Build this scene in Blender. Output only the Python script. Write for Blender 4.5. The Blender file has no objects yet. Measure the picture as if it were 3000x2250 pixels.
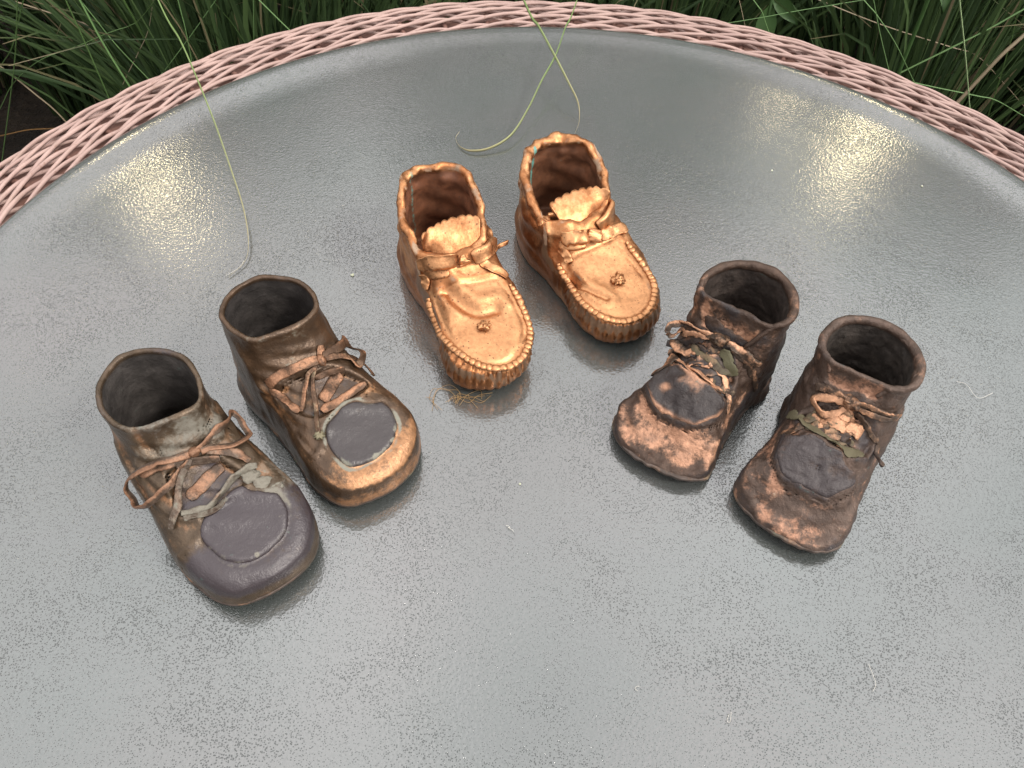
import bpy, math, random
import numpy as np
from mathutils import Vector, Matrix

scene = bpy.context.scene
COL = scene.collection
R = math.radians
T = 0.72                                   # height of the table top

# ---------------------------------------------------------------- camera
cam_d = bpy.data.cameras.new("camera")
cam_d.sensor_fit = 'HORIZONTAL'; cam_d.sensor_width = 36.0
cam_d.lens = 36.0 * 2450 / 3000
cam_d.clip_start = .02; cam_d.clip_end = 400
cam = bpy.data.objects.new("camera", cam_d); COL.objects.link(cam)
cam.matrix_world = Matrix.Translation((0, 0, T + .36)) @ Matrix.Rotation(R(90 - 52), 4, 'X') @ Matrix.Rotation(R(2.5), 4, 'Z')
scene.camera = cam

# ---------------------------------------------------------------- daylight
SUN_EL, SUN_AZ = 46.0, 118.0               # azimuth from +Y clockwise: veiled sun, high on the right
world = bpy.data.worlds.new("World"); scene.world = world
world.use_nodes = True
wn = world.node_tree.nodes; wl = world.node_tree.links
bg = wn["Background"]
sky = wn.new("ShaderNodeTexSky"); sky.sky_type = 'NISHITA'; sky.sun_disc = False
sky.sun_elevation = R(SUN_EL); sky.sun_rotation = R(SUN_AZ)
sky.air_density = 1.2; sky.dust_density = 3.0; sky.ozone_density = 1.0
hs = wn.new("ShaderNodeHueSaturation"); hs.inputs['Saturation'].default_value = .15
wl.new(sky.outputs[0], hs.inputs['Color']); 
# bright even cloud over the whole sky (overcast luminance law), the clear sky only tinting it
tcw = wn.new("ShaderNodeTexCoord"); sep = wn.new("ShaderNodeSeparateXYZ"); wl.new(tcw.outputs['Generated'], sep.inputs[0])
mr = wn.new("ShaderNodeMapRange"); wl.new(sep.outputs['Z'], mr.inputs['Value'])
mr.inputs['From Min'].default_value = 0; mr.inputs['From Max'].default_value = 1; mr.inputs['To Min'].default_value = 2.0; mr.inputs['To Max'].default_value = 11.2
cn = wn.new("ShaderNodeTexNoise"); cn.inputs['Scale'].default_value = 2.2; cn.inputs['Detail'].default_value = 5; wl.new(tcw.outputs['Generated'], cn.inputs['Vector'])
cr = wn.new("ShaderNodeMapRange"); wl.new(cn.outputs[0], cr.inputs['Value']); cr.inputs['From Min'].default_value = .35; cr.inputs['From Max'].default_value = .65; cr.inputs['To Min'].default_value = .70; cr.inputs['To Max'].default_value = 1.22
ml = wn.new("ShaderNodeMath"); ml.operation = 'MULTIPLY'; wl.new(mr.outputs[0], ml.inputs[0]); wl.new(cr.outputs[0], ml.inputs[1])
vm = wn.new("ShaderNodeVectorMath"); vm.operation = 'SCALE'; vm.inputs[0].default_value = (1.0, .99, .99)
cn2 = wn.new("ShaderNodeTexNoise"); cn2.inputs['Scale'].default_value = 3.1; cn2.inputs['Detail'].default_value = 2; wl.new(tcw.outputs['Generated'], cn2.inputs['Vector'])
tint = wn.new("ShaderNodeMapRange"); wl.new(cn2.outputs[0], tint.inputs['Value']); tint.inputs['From Min'].default_value = .38; tint.inputs['From Max'].default_value = .62
mxt = wn.new("ShaderNodeMix"); mxt.data_type = 'RGBA'; wl.new(tint.outputs[0], mxt.inputs[0]); mxt.inputs[6].default_value = (.97, 1.0, .995, 1); mxt.inputs[7].default_value = (1.06, .985, .985, 1)
wl.new(mxt.outputs[2], vm.inputs[0]); wl.new(ml.outputs[0], vm.inputs['Scale'])
mxw = wn.new("ShaderNodeMix"); mxw.data_type = 'RGBA'; mxw.inputs[0].default_value = .75
wl.new(hs.outputs[0], mxw.inputs[6]); wl.new(vm.outputs[0], mxw.inputs[7]); wl.new(mxw.outputs[2], bg.inputs['Color'])
bg.inputs['Strength'].default_value = .15
sun_d = bpy.data.lights.new("sun", 'SUN'); sun_d.energy = 1.3; sun_d.angle = R(9); sun_d.color = (1, .95, .87)
sun = bpy.data.objects.new("sun", sun_d); COL.objects.link(sun)
_v = Vector((math.sin(R(SUN_AZ)) * math.cos(R(SUN_EL)), math.cos(R(SUN_AZ)) * math.cos(R(SUN_EL)), math.sin(R(SUN_EL))))
sun.rotation_euler = _v.to_track_quat('Z', 'Y').to_euler()
scene.view_settings.view_transform = 'Standard'; scene.view_settings.look = 'None'
scene.view_settings.exposure = 0.9; scene.view_settings.gamma = 1.0
scene.view_settings.use_curve_mapping = False
scene.cycles.max_bounces = 6; scene.cycles.diffuse_bounces = 3; scene.cycles.glossy_bounces = 4
scene.cycles.transmission_bounces = 4; scene.cycles.transparent_max_bounces = 4
scene.cycles.sample_clamp_indirect = 6
# ---------------------------------------------------------------- helpers
def tag(o, label=None, cat=None, group=None, kind=None):
    if label: o["label"] = label
    if cat: o["category"] = cat
    if group: o["group"] = group
    if kind: o["kind"] = kind
    return o

def empty(name, loc, rz=0.):
    o = bpy.data.objects.new(name, None); COL.objects.link(o)
    o.location = loc; o.rotation_euler = (0, 0, rz); o.empty_display_size = .02
    return o

def mesh_np(name, V, Q, smooth=True, attrs=None):
    """mesh from numpy arrays; Q is (n,4) or (n,3)"""
    me = bpy.data.meshes.new(name)
    V = np.ascontiguousarray(V, np.float32); Q = np.ascontiguousarray(Q, np.int32)
    k = Q.shape[1]
    me.vertices.add(len(V)); me.vertices.foreach_set("co", V.ravel())
    me.loops.add(Q.size); me.loops.foreach_set("vertex_index", Q.ravel())
    me.polygons.add(len(Q)); me.polygons.foreach_set("loop_start", np.arange(0, Q.size, k, dtype=np.int32))
    me.update(calc_edges=True)
    if smooth: me.polygons.foreach_set("use_smooth", np.ones(len(Q), bool))
    for nm, a in (attrs or {}).items():
        at = me.attributes.new(nm, 'FLOAT', 'POINT'); at.data.foreach_set("value", np.ascontiguousarray(a, np.float32))
    return me

def obj(name, me, mat, parent=None, loc=(0, 0, 0)):
    if mat and not me.materials: me.materials.append(mat)
    o = bpy.data.objects.new(name, me); COL.objects.link(o); o.location = loc
    if parent: o.parent = parent
    return o

def frames(P, nrm=None):
    P = np.asarray(P, float); t = np.gradient(P, axis=0); t /= np.linalg.norm(t, axis=1)[:, None] + 1e-12
    if nrm is None:
        nrm = np.zeros_like(P); n = np.array([0, 0, 1.]) if abs(t[0, 2]) < .9 else np.array([1., 0, 0])
        for i in range(len(P)):
            n = n - t[i] * (n @ t[i]); n /= np.linalg.norm(n) + 1e-12; nrm[i] = n
    else:
        nrm = nrm - t * (nrm * t).sum(1)[:, None]; nrm /= np.linalg.norm(nrm, axis=1)[:, None] + 1e-12
    return t, nrm, np.cross(t, nrm)

def sweep(P, w, h, nrm=None, sides=8, closed=False, twist=None, pw=1., cap=True):
    """ribbon / tube: w half width along the binormal, h half height along the normal"""
    P = np.asarray(P, float); n = len(P)
    t, N, B = frames(P, nrm)
    if twist is not None:
        c, s = np.cos(twist)[:, None], np.sin(twist)[:, None]; N, B = N * c + B * s, B * c - N * s
    w = np.broadcast_to(w, n)[:, None, None]; h = np.broadcast_to(h, n)[:, None, None]
    a = np.linspace(0, 2 * np.pi, sides, endpoint=False)
    ca = np.sign(np.cos(a)) * np.abs(np.cos(a)) ** pw; sa = np.sign(np.sin(a)) * np.abs(np.sin(a)) ** pw
    V = P[:, None] + B[:, None] * (ca[None, :, None] * w) + N[:, None] * (sa[None, :, None] * h)
    V = V.reshape(-1, 3)
    i = np.arange(n if closed else n - 1)[:, None]; j = np.arange(sides)[None]
    i2 = (i + 1) % n; j2 = (j + 1) % sides
    i, i2, j, j2 = np.broadcast_arrays(i, i2, j, j2)
    Q = np.stack([i * sides + j, i * sides + j2, i2 * sides + j2, i2 * sides + j], -1).reshape(-1, 4)
    if cap and not closed:
        ex = []
        for base, fl in ((0, False), ((n - 1) * sides, True)):
            for k in range(1, sides // 2):
                q = [base + k, base + k - 1 if k > 1 else base, base + (sides - k) % sides, base + sides - k - 1]
                if k == 1: q = [base + 1, base, base + sides - 1, base + sides - 2]
                ex.append(q if fl else q[::-1])
        Q = np.vstack([Q, np.array(ex)[:, ::-1]])
    return V, Q

class Mat:
    """tiny node helper"""
    def __init__(s, name):
        s.m = bpy.data.materials.new(name); s.m.use_nodes = True
        s.t = s.m.node_tree; s.n = s.t.nodes; s.l = s.t.links
        s.b = s.n["Principled BSDF"]
        s.tc = s.n.new("ShaderNodeTexCoord")
    def node(s, ty, ins=None, **kw):
        nd = s.n.new(ty)
        for k, v in kw.items(): setattr(nd, k, v)
        for k, v in (ins or {}).items():
            if isinstance(v, bpy.types.NodeSocket): s.l.new(v, nd.inputs[k])
            else: nd.inputs[k].default_value = v
        return nd
    def noise(s, scale, detail=3, rough=.5, vec=None, dist=0.):
        return s.node("ShaderNodeTexNoise", {'Vector': vec or s.tc.outputs['Object'], 'Scale': scale, 'Detail': detail, 'Roughness': rough, 'Distortion': dist}).outputs[0]
    def math(s, op, a, b=0., c=0., clamp=False):
        nd = s.n.new("ShaderNodeMath"); nd.operation = op; nd.use_clamp = clamp
        for k, v in enumerate((a, b, c)):
            if isinstance(v, bpy.types.NodeSocket): s.l.new(v, nd.inputs[k])
            else: nd.inputs[k].default_value = v
        return nd.outputs[0]
    def step(s, x, a, b):
        nd = s.node("ShaderNodeMapRange", {'Value': x, 'From Min': a, 'From Max': b}, interpolation_type='SMOOTHSTEP')
        return nd.outputs[0]
    def mix(s, f, a, b):
        nd = s.n.new("ShaderNodeMix"); nd.data_type = 'RGBA'
        for k, v in ((0, f), (6, a), (7, b)):
            if isinstance(v, bpy.types.NodeSocket): s.l.new(v, nd.inputs[k])
            else: nd.inputs[k].default_value = v if k == 0 else (*v, 1)
        return nd.outputs[2]
    def attr(s, name): return s.node("ShaderNodeAttribute", attribute_name=name).outputs['Fac']
    def set(s, **kw):
        for k, v in kw.items():
            k = {'color': 'Base Color', 'rough': 'Roughness', 'metal': 'Metallic', 'spec': 'Specular IOR Level', 'ior': 'IOR', 'trans': 'Transmission Weight', 'normal': 'Normal', 'coat': 'Coat Weight', 'coatr': 'Coat Roughness'}.get(k, k)
            if isinstance(v, bpy.types.NodeSocket): s.l.new(v, s.b.inputs[k])
            elif k == 'Base Color': s.b.inputs[k].default_value = (*v, 1)
            else: s.b.inputs[k].default_value = v
        return s.m
    def bump(s, h, dist, strength=1., normal=None):
        d = {'Height': h, 'Distance': dist, 'Strength': strength}
        if normal: d['Normal'] = normal
        return s.node("ShaderNodeBump", d).outputs[0]
# ---------------------------------------------------------------- numpy: signed distance shoes
VOX = 0.95   # mm

def noise3(P, scale, seed):
    """smooth value noise in -1..1 of points P (...,3) in mm, feature size scale"""
    r = np.random.RandomState(seed).uniform(-1, 1, (24, 24, 24)).astype(np.float32)
    q = P / scale + 11.37
    i = np.floor(q).astype(np.int32); t = (q - i).astype(np.float32); t = t * t * (3 - 2 * t)
    i0 = i % 24; i1 = (i + 1) % 24
    out = 0
    for dx in (0, 1):
        ix = (i1 if dx else i0)[..., 0]; wx = t[..., 0] if dx else 1 - t[..., 0]
        for dy in (0, 1):
            iy = (i1 if dy else i0)[..., 1]; wy = t[..., 1] if dy else 1 - t[..., 1]
            for dz in (0, 1):
                iz = (i1 if dz else i0)[..., 2]; wz = t[..., 2] if dz else 1 - t[..., 2]
                out = out + r[ix, iy, iz] * wx * wy * wz
    return out

def closed_curve(pts, n=160):
    """Catmull-Rom through closed points"""
    p = np.array(pts, float); m = len(p)
    t = np.linspace(0, m, n, endpoint=False); i = t.astype(int); u = (t - i)[:, None]
    a, b, c, d = p[(i - 1) % m], p[i % m], p[(i + 1) % m], p[(i + 2) % m]
    return .5 * (2 * b + (c - a) * u + (2 * a - 5 * b + 4 * c - d) * u ** 2 + (3 * b - a - 3 * c + d) * u ** 3)

def open_curve(pts, n=40):
    p = np.array(pts, float)
    q = np.vstack([2 * p[0] - p[1], p, 2 * p[-1] - p[-2]]); m = len(p) - 1
    t = np.linspace(0, m, n); i = np.minimum(t.astype(int), m - 1); u = (t - i)[:, None]
    a, b, c, d = q[i], q[i + 1], q[i + 2], q[i + 3]
    return .5 * (2 * b + (c - a) * u + (2 * a - 5 * b + 4 * c - d) * u ** 2 + (3 * b - a - 3 * c + d) * u ** 3)

def dist_poly(X, Y, pts, closed=True):
    """distance to polyline; signed (negative inside) when closed"""
    a = np.asarray(pts, float); b = np.roll(a, -1, 0)
    if not closed: a, b = a[:-1], b[:-1]
    best = np.full(X.shape, 1e9); ins = np.zeros(X.shape, bool)
    for (x0, y0), (x1, y1) in zip(a, b):
        ex, ey = x1 - x0, y1 - y0
        px, py = X - x0, Y - y0
        t = np.clip((px * ex + py * ey) / (ex * ex + ey * ey + 1e-12), 0, 1)
        best = np.minimum(best, (px - ex * t) ** 2 + (py - ey * t) ** 2)
        if closed:
            c = (y0 <= Y) != (y1 <= Y)
            if ey != 0:
                ins ^= c & (X < x0 + (Y - y0) * ex / ey)
    d = np.sqrt(best)
    return np.where(ins, -d, d) if closed else d

def smin(a, b, k):
    h = np.clip(.5 + .5 * (b - a) / k, 0, 1)
    return b + (a - b) * h - k * h * (1 - h)
def smax(a, b, k): return -smin(-a, -b, k)
def sstep(a, b, x):
    t = np.clip((x - a) / (b - a), 0, 1); return t * t * (3 - 2 * t)

class Grid:
    def __init__(s, L):
        s.o = np.array([-7., -46., -3.]); s.n = np.ceil(np.array([L + 15, 92, 83]) / VOX).astype(int)
        ax = [s.o[k] + VOX * np.arange(s.n[k]) for k in range(3)]
        s.X2, s.Y2 = np.meshgrid(ax[0], ax[1], indexing='ij'); s.z = ax[2]
        s.X, s.Y, s.Z = s.X2[..., None], s.Y2[..., None], ax[2][None, None, :]
        s.P = None
    def pts(s):
        if s.P is None: s.P = np.stack(np.broadcast_arrays(s.X, s.Y, s.Z), -1).astype(np.float32)
        return s.P
    def sample(s, D, p):
        q = np.clip((np.asarray(p, float) - s.o) / VOX, 0, np.array(D.shape) - 1.001)
        i = q.astype(int); t = q - i; out = 0
        for dx in (0, 1):
            for dy in (0, 1):
                for dz in (0, 1):
                    w = (t[..., 0] if dx else 1 - t[..., 0]) * (t[..., 1] if dy else 1 - t[..., 1]) * (t[..., 2] if dz else 1 - t[..., 2])
                    out = out + w * D[i[..., 0] + dx, i[..., 1] + dy, i[..., 2] + dz]
        return out
    def grad(s, D, p, e=1.2):
        p = np.asarray(p, float); g = np.zeros(p.shape)
        for k in range(3):
            d = np.zeros(3); d[k] = e
            g[..., k] = s.sample(D, p + d) - s.sample(D, p - d)
        return g / (np.linalg.norm(g, axis=-1, keepdims=True) + 1e-9)
    def snap(s, D, p, h=0.):
        p = np.asarray(p, float).copy()
        for _ in range(4):
            p -= (s.sample(D, p)[..., None]) * s.grad(D, p) * .9
        n = s.grad(D, p, 2.)
        return p + n * np.asarray(h)[..., None] if np.ndim(h) else p + n * h, n

def renorm(D):
    g = np.gradient(D, VOX)
    m = np.sqrt(g[0] ** 2 + g[1] ** 2 + g[2] ** 2)
    return D / np.clip(m, .5, 6)

def blur(D, n=1):
    for _ in range(n):
        for ax in range(3):
            p = np.pad(D, [(1, 1) if k == ax else (0, 0) for k in range(3)], 'edge')
            lo = [slice(None)] * 3; hi = [slice(None)] * 3; lo[ax] = slice(0, -2); hi[ax] = slice(2, None)
            D = .5 * D + .25 * (p[tuple(lo)] + p[tuple(hi)])
    return D
def toe_lift(sp, X):
    """height of the sole above the table: it curves up under the toe"""
    return sp.get('lift', 5.0) * np.clip((X - .60 * sp['L']) / (.40 * sp['L']), 0, 1) ** 1.7
def renorm2(D):
    g = np.gradient(D, VOX)
    m = np.sqrt(g[0] ** 2 + g[1] ** 2 + g[2] ** 2)
    return D / np.clip(m, .55, 3)

def body_sdf(sp):
    """outer skin of a shoe, mm, shoe frame: x to the toe, z up"""
    g = Grid(sp['L'])
    F = dist_poly(g.X2, g.Y2, closed_curve(sp['foot'], 120))
    if sp.get('ragged'): F = F + sp['ragged'] * noise3(np.stack([g.X2, g.Y2, 0 * g.X2], -1), 3.2, 88) * sstep(62, 84, g.X2)
    hx, hh = zip(*sp['top']); hc = np.interp(g.X2, hx, hh)
    ex, ee = zip(*sp['edge']); e = np.interp(g.X2, ex, ee)
    hb = sp.get('wall', 7.)
    t = np.clip(-F / e, 0, 1)
    pw = sp.get('pow', 2.)
    rnd = (1 - (1 - t) ** pw) ** (1 / pw)
    ztop = hb + (hc - hb) * rnd
    for fn in sp.get('top_ops', ()): ztop = fn(g, ztop, F)
    u = 2.6 * np.clip(1 - g.Z / sp.get('tuck', 8.), 0, 1) ** 2
    D1 = smax(F[..., None] + u, g.Z - ztop[..., None], 3.)
    D1 = renorm(D1)
    keys = sp['ankle']    # (z, polygon)
    fs = [dist_poly(g.X2, g.Y2, closed_curve(p, 90)) for z, p in keys]
    zs = [k[0] for k in keys]
    A = np.empty(D1.shape)
    for k, z in enumerate(g.z):
        j = int(np.clip(np.searchsorted(zs, z) - 1, 0, len(zs) - 2))
        w = np.clip((z - zs[j]) / (zs[j + 1] - zs[j]), 0, 1); 
        A[..., k] = fs[j] * (1 - w) + fs[j + 1] * w
    D = smin(D1, A, sp.get('blend', 12.))
    D = blur(renorm2(D), 2)
    D = smax(D, toe_lift(sp, g.X) - g.Z + 0 * D, 1.5)
    return g, D, F, ztop

def shell(g, D, zc, th, rr, k=.9):
    S = smax(D, -(D + th), k)
    zz = g.Z - zc
    S = smax(S, zz, k)
    if rr: S = smin(S, np.sqrt((D + th * .5) ** 2 + zz ** 2) - rr, 1.2)
    return S

def surface_nets(D, o, vox):
    s = D < 0
    nx, ny, nz = D.shape
    c = np.zeros((nx - 1, ny - 1, nz - 1), np.int8)
    for dx in (0, 1):
        for dy in (0, 1):
            for dz in (0, 1):
                c += s[dx:nx - 1 + dx, dy:ny - 1 + dy, dz:nz - 1 + dz]
    act = (c > 0) & (c < 8)
    idx = np.full(act.shape, -1, np.int64); ijk = np.argwhere(act); idx[act] = np.arange(len(ijk))
    acc = np.zeros((len(ijk), 3)); cnt = np.zeros(len(ijk))
    cor = [(a, b, d) for a in (0, 1) for b in (0, 1) for d in (0, 1)]
    val = {q: D[ijk[:, 0] + q[0], ijk[:, 1] + q[1], ijk[:, 2] + q[2]] for q in cor}
    for a in cor:
        for k in range(3):
            if a[k] == 0:
                b = list(a); b[k] = 1; b = tuple(b)
                va, vb = val[a], val[b]; m = (va < 0) != (vb < 0)
                t = np.where(m, va / np.where(m, va - vb, 1), 0)
                for j in range(3):
                    acc[:, j] += np.where(m, a[j] + (t if j == k else 0), 0)
                cnt += m
    V = (ijk + acc / cnt[:, None]) * vox + o
    quads = []
    for k in range(3):
        a, b = [(1, 2), (2, 0), (0, 1)][k]
        sl0 = [slice(None)] * 3; sl1 = [slice(None)] * 3
        sl0[k] = slice(0, -1); sl1[k] = slice(1, None)
        s0, s1 = s[tuple(sl0)], s[tuple(sl1)]
        e = np.argwhere(s0 != s1)
        e = e[(e[:, a] > 0) & (e[:, b] > 0) & (e[:, a] < act.shape[a]) & (e[:, b] < act.shape[b])]
        fl = s0[tuple(e.T)]
        def cell(da, db):
            q = e.copy(); q[:, a] -= da; q[:, b] -= db
            return idx[tuple(q.T)]
        q = np.stack([cell(1, 1), cell(0, 1), cell(0, 0), cell(1, 0)], 1)
        q[~fl] = q[~fl][:, ::-1]
        quads.append(q)
    return V, np.vstack(quads)

def scaled(poly, sx0, sx1, sy, piv=22., dx=0., dy=0.):
    """poly stretched about its pivot: back by sx0, front by sx1, sideways by sy"""
    p = np.array(poly, float)
    p[:, 0] = piv + (p[:, 0] - piv) * np.where(p[:, 0] < piv, sx0, sx1) + dx
    p[:, 1] = p[:, 1] * sy + dy
    return p

RIM = {
 's1': [(12.7,-19.9),(4.9,-13.8),(0,-5.1),(1.2,3.5),(6.7,12.8),(14.9,18.9),(25.5,20.7),(36.5,19.1),(43.7,16),(46.8,9.5),(46.5,0),(45.2,-9),(42.5,-15.6),(35.7,-19.8),(24.3,-22)],
 's2': [(12,-20.6),(4.7,-14.5),(0,-5.5),(.4,3.6),(5.3,13),(13.4,20),(23,22.3),(32.5,20.8),(38.4,15.3),(40.9,6.6),(40.6,-4.3),(38.8,-13.8),(34.5,-18.3),(26,-20.9),(18.1,-21.9)],
 's5': [(28.4,-24),(18.6,-23),(9.2,-18),(3.2,-10.5),(0,.4),(2.7,12.3),(12.3,20.9),(22.5,24.6),(31.5,23.9),(38.2,17.8),(38.6,7.6),(37.6,-3.3),(36.6,-14),(34.4,-20.6)],
 's6': [(26.5,-23.2),(17.4,-22.3),(7.7,-17.5),(2.3,-9.7),(0,.6),(2.3,10.7),(8.5,18.3),(18.3,23.5),(29.5,24),(37.2,20.6),(40.1,13.4),(40,4.1),(38.5,-5.5),(37,-14.1),(33.2,-20.4)],
 'm1': [(26,-24.5),(14,-21),(5,-14.5),(0,-6),(1.6,3),(4.6,11.5),(11.5,18.5),(24,21),(38,21),(50,19),(58,14),(62,5),(62.5,-5),(61,-14),(55,-21.5),(41,-25)],
 'm2': [(26,-26),(14,-21.5),(4,-13.5),(0,-5),(1,4),(5.5,13),(14,20),(27,23),(40,21.5),(50,17.5),(57.5,11),(62,2),(62.5,-8),(60,-18),(52,-25),(40,-27.5)],
}
FRAME = {'s1': (-.1756,.2413,-52.3), 's2': (-.1319,.2902,-52.3), 'm1': (-.053,.3951,-70.7), 'm2': (.0155,.4253,-67.6), 's5': (.1269,.3157,-119.2), 's6': (.1775,.2811,-113.5)}
SPEC = {
 's1': dict(L=117, foot=[(0,0),(2,-11),(8,-19.5),(18,-24),(30,-25),(45,-25.5),(65,-26),(83,-24.8),(95,-21.8),(104.6,-18),(111.6,-11.5),(115,-1),(115.3,10),(112.9,21.5),(107.3,29.6),(98.4,34.5),(86,36.5),(71.5,34.5),(57,30),(42,26),(28,24),(16,22),(7,16),(2,9)],
   top=[(0,12),(16,14),(34,38),(45,47),(56,43),(66,37),(78,31.5),(92,26.5),(105,23),(118,19)], edge=[(40,30),(70,24),(90,10),(118,7)], wall=11, pow=3),
 's2': dict(L=113.5, foot=[(0,0),(2,-10),(8,-18.5),(18,-22.5),(35,-22.5),(54,-21),(67,-20.5),(82,-21),(91,-20),(100.5,-17),(107.6,-12),(111.5,-.5),(112,12),(107,25.8),(98,34.4),(88,38),(76,37.3),(64,34),(50,30),(36,26),(22,24),(10,18),(3,9)],
   top=[(0,12),(14,14),(30,38),(40,47),(50,43),(60,37),(72,32),(88,26.5),(102,23),(114,19)], edge=[(40,28),(70,23),(88,10),(114,7)], wall=11, pow=3),
 's5': dict(L=105, foot=[(0,0),(2,-10),(8,-19),(18,-24),(32,-24),(46,-25),(60,-28.5),(74,-32.5),(85,-35.5),(93.5,-32),(99.8,-25.5),(103.5,-16),(104.5,-5.6),(104.5,3.4),(101.8,13.6),(96,20),(88,21.8),(75,20.5),(60,20.5),(45,21.5),(30,24),(18,23),(8,18),(2,10)],
   top=[(0,12),(14,14),(29,38),(38,48),(48,44),(58,39),(70,34),(82,24),(92,13),(105,6.5)], edge=[(40,27),(70,24),(90,10),(105,6)], wall=4.6, ragged=.9, pow=2.2),
 's6': dict(L=103.5, foot=[(0,0),(2,-10),(8,-18),(18,-23),(33,-24),(45,-26),(58,-29),(72,-33),(81,-35.5),(87.5,-33),(94.5,-26.5),(99.5,-17),(102.5,-6.5),(103,3.3),(101,12),(94.6,18.4),(85,21.5),(71,22.5),(56,24),(43,25),(30,26),(18,25),(8,19),(2,10)],
   top=[(0,12),(14,14),(29,38),(38,48),(48,44),(58,39),(70,34),(82,24),(92,13),(105,6.5)], edge=[(40,27),(70,24),(90,10),(105,6)], wall=4.6, ragged=.9, pow=2.2),
 'm1': dict(L=131, foot=[(0,-3),(3,-14),(10,-21.5),(22,-25),(40,-24),(56,-23),(72,-21),(90,-20),(107,-20.7),(119.5,-18.8),(126,-12.5),(130.5,-1.6),(130,8.8),(125,17.7),(116,24.7),(105,29),(90,31),(75,31),(60,28),(45,25),(28,23),(14,19),(5,10)],
   top=[(0,14),(20,16),(42,34),(56,40),(68,36),(80,31),(95,26),(110,24),(122,22),(131,20)], edge=[(40,22),(70,18),(95,8),(131,7)], wall=13, pow=2.2, tuck=12),
 'm2': dict(L=125, foot=[(0,-2),(3,-13),(10,-21),(22,-25),(37,-25),(53,-25),(70,-23.7),(84,-21.2),(101,-20.4),(111,-17.8),(119,-12.5),(124,-3.4),(124.5,6.7),(121,16.4),(115,24.2),(103,29.1),(86,32),(73,31.7),(56,29),(40,26),(25,24),(12,19),(4,9)],
   top=[(0,14),(20,16),(42,34),(56,40),(66,36),(76,31),(90,26),(105,24),(116,22),(125,20)], edge=[(40,22),(70,18),(92,8),(125,7)], wall=13, pow=2.2, tuck=12),
}
for _k, _s in SPEC.items():
    _r = RIM[_k]
    if _k in ('s1', 's2'):
        _s['ankle'] = [(8, scaled(_r, 1., .85, 1.04)), (30, scaled(_r, 1.02, 1.2, 1.08)), (45, scaled(_r, 1.0, 1.12, 1.03)), (64, scaled(_r, 1, 1, 1))]
        _s['zc'] = 62.
    elif _k in ('s5', 's6'):
        _s['ankle'] = [(8, scaled(_r, 1., .85, 1.0)), (30, scaled(_r, 1.0, 1.25, 1.0)), (48, scaled(_r, .97, 1.16, .95)), (64, scaled(_r, .97, .98, .97))]
        _s['zc'] = 62.
    else:
        _s['ankle'] = [(6, scaled(_r, 1., .8, .96)), (22, scaled(_r, 1.02, .95, 1.05)), (44, scaled(_r, .98, 1.02, 1.02)), (62, scaled(_r, 1, 1.02, 1))]
        _s['zc'] = lambda X, Y: np.interp(X, [0, 15, 35, 55, 66], [57, 56, 50, 42, 39])
# ================================================================ the place
TCX, TCY, RG = .0318, .2834, .3715          # table centre and glass radius

# ground
m = Mat("leaf_litter_soil")
n1 = m.noise(9, 6, .65); n2 = m.noise(70, 4, .6)
c = m.mix(m.step(n1, .35, .7), (.02, .014, .010), (.06, .042, .028))
c = m.mix(m.math('MULTIPLY', m.step(n2, .55, .75), .6), c, (.12, .085, .055))
MAT_SOIL = m.set(color=c, rough=.95, normal=m.bump(n2, .02))
_g = 60.
me = mesh_np("ground", [(-_g, -_g, 0), (_g, -_g, 0), (_g, _g, 0), (-_g, _g, 0)], [[0, 1, 2, 3]], False)
tag(obj("ground", me, MAT_SOIL), kind='structure')

# ---- wicker table: ring of woven reed strands over stakes, legs below, glass top laid on it
table = tag(empty("wicker_table", (TCX, TCY, 0)), "round pink wicker table with a woven reed rim around its glass top", "table")
m = Mat("pink_painted_reed")
n1 = m.noise(60, 4, .6); n2 = m.noise(900, 2, .5)
c = m.mix(m.step(n1, .3, .75), (.30, .20, .175), (.405, .28, .245))
c = m.mix(m.math('MULTIPLY', m.step(m.noise(240, 3, .7), .56, .74), .6), c, (.20, .11, .08))
c = m.mix(m.math('MULTIPLY', m.step(m.noise(35, 4, .7), .5, .75), .35), c, (.26, .19, .15))
MAT_REED = m.set(color=c, rough=.55, spec=.35, normal=m.bump(n2, .0003, .5))
m = Mat("pink_frame_gap_shade"); MAT_FRAME = m.set(color=(.17, .085, .065), rough=.7)  # dark tone also paints in the shade between the reeds

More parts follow.
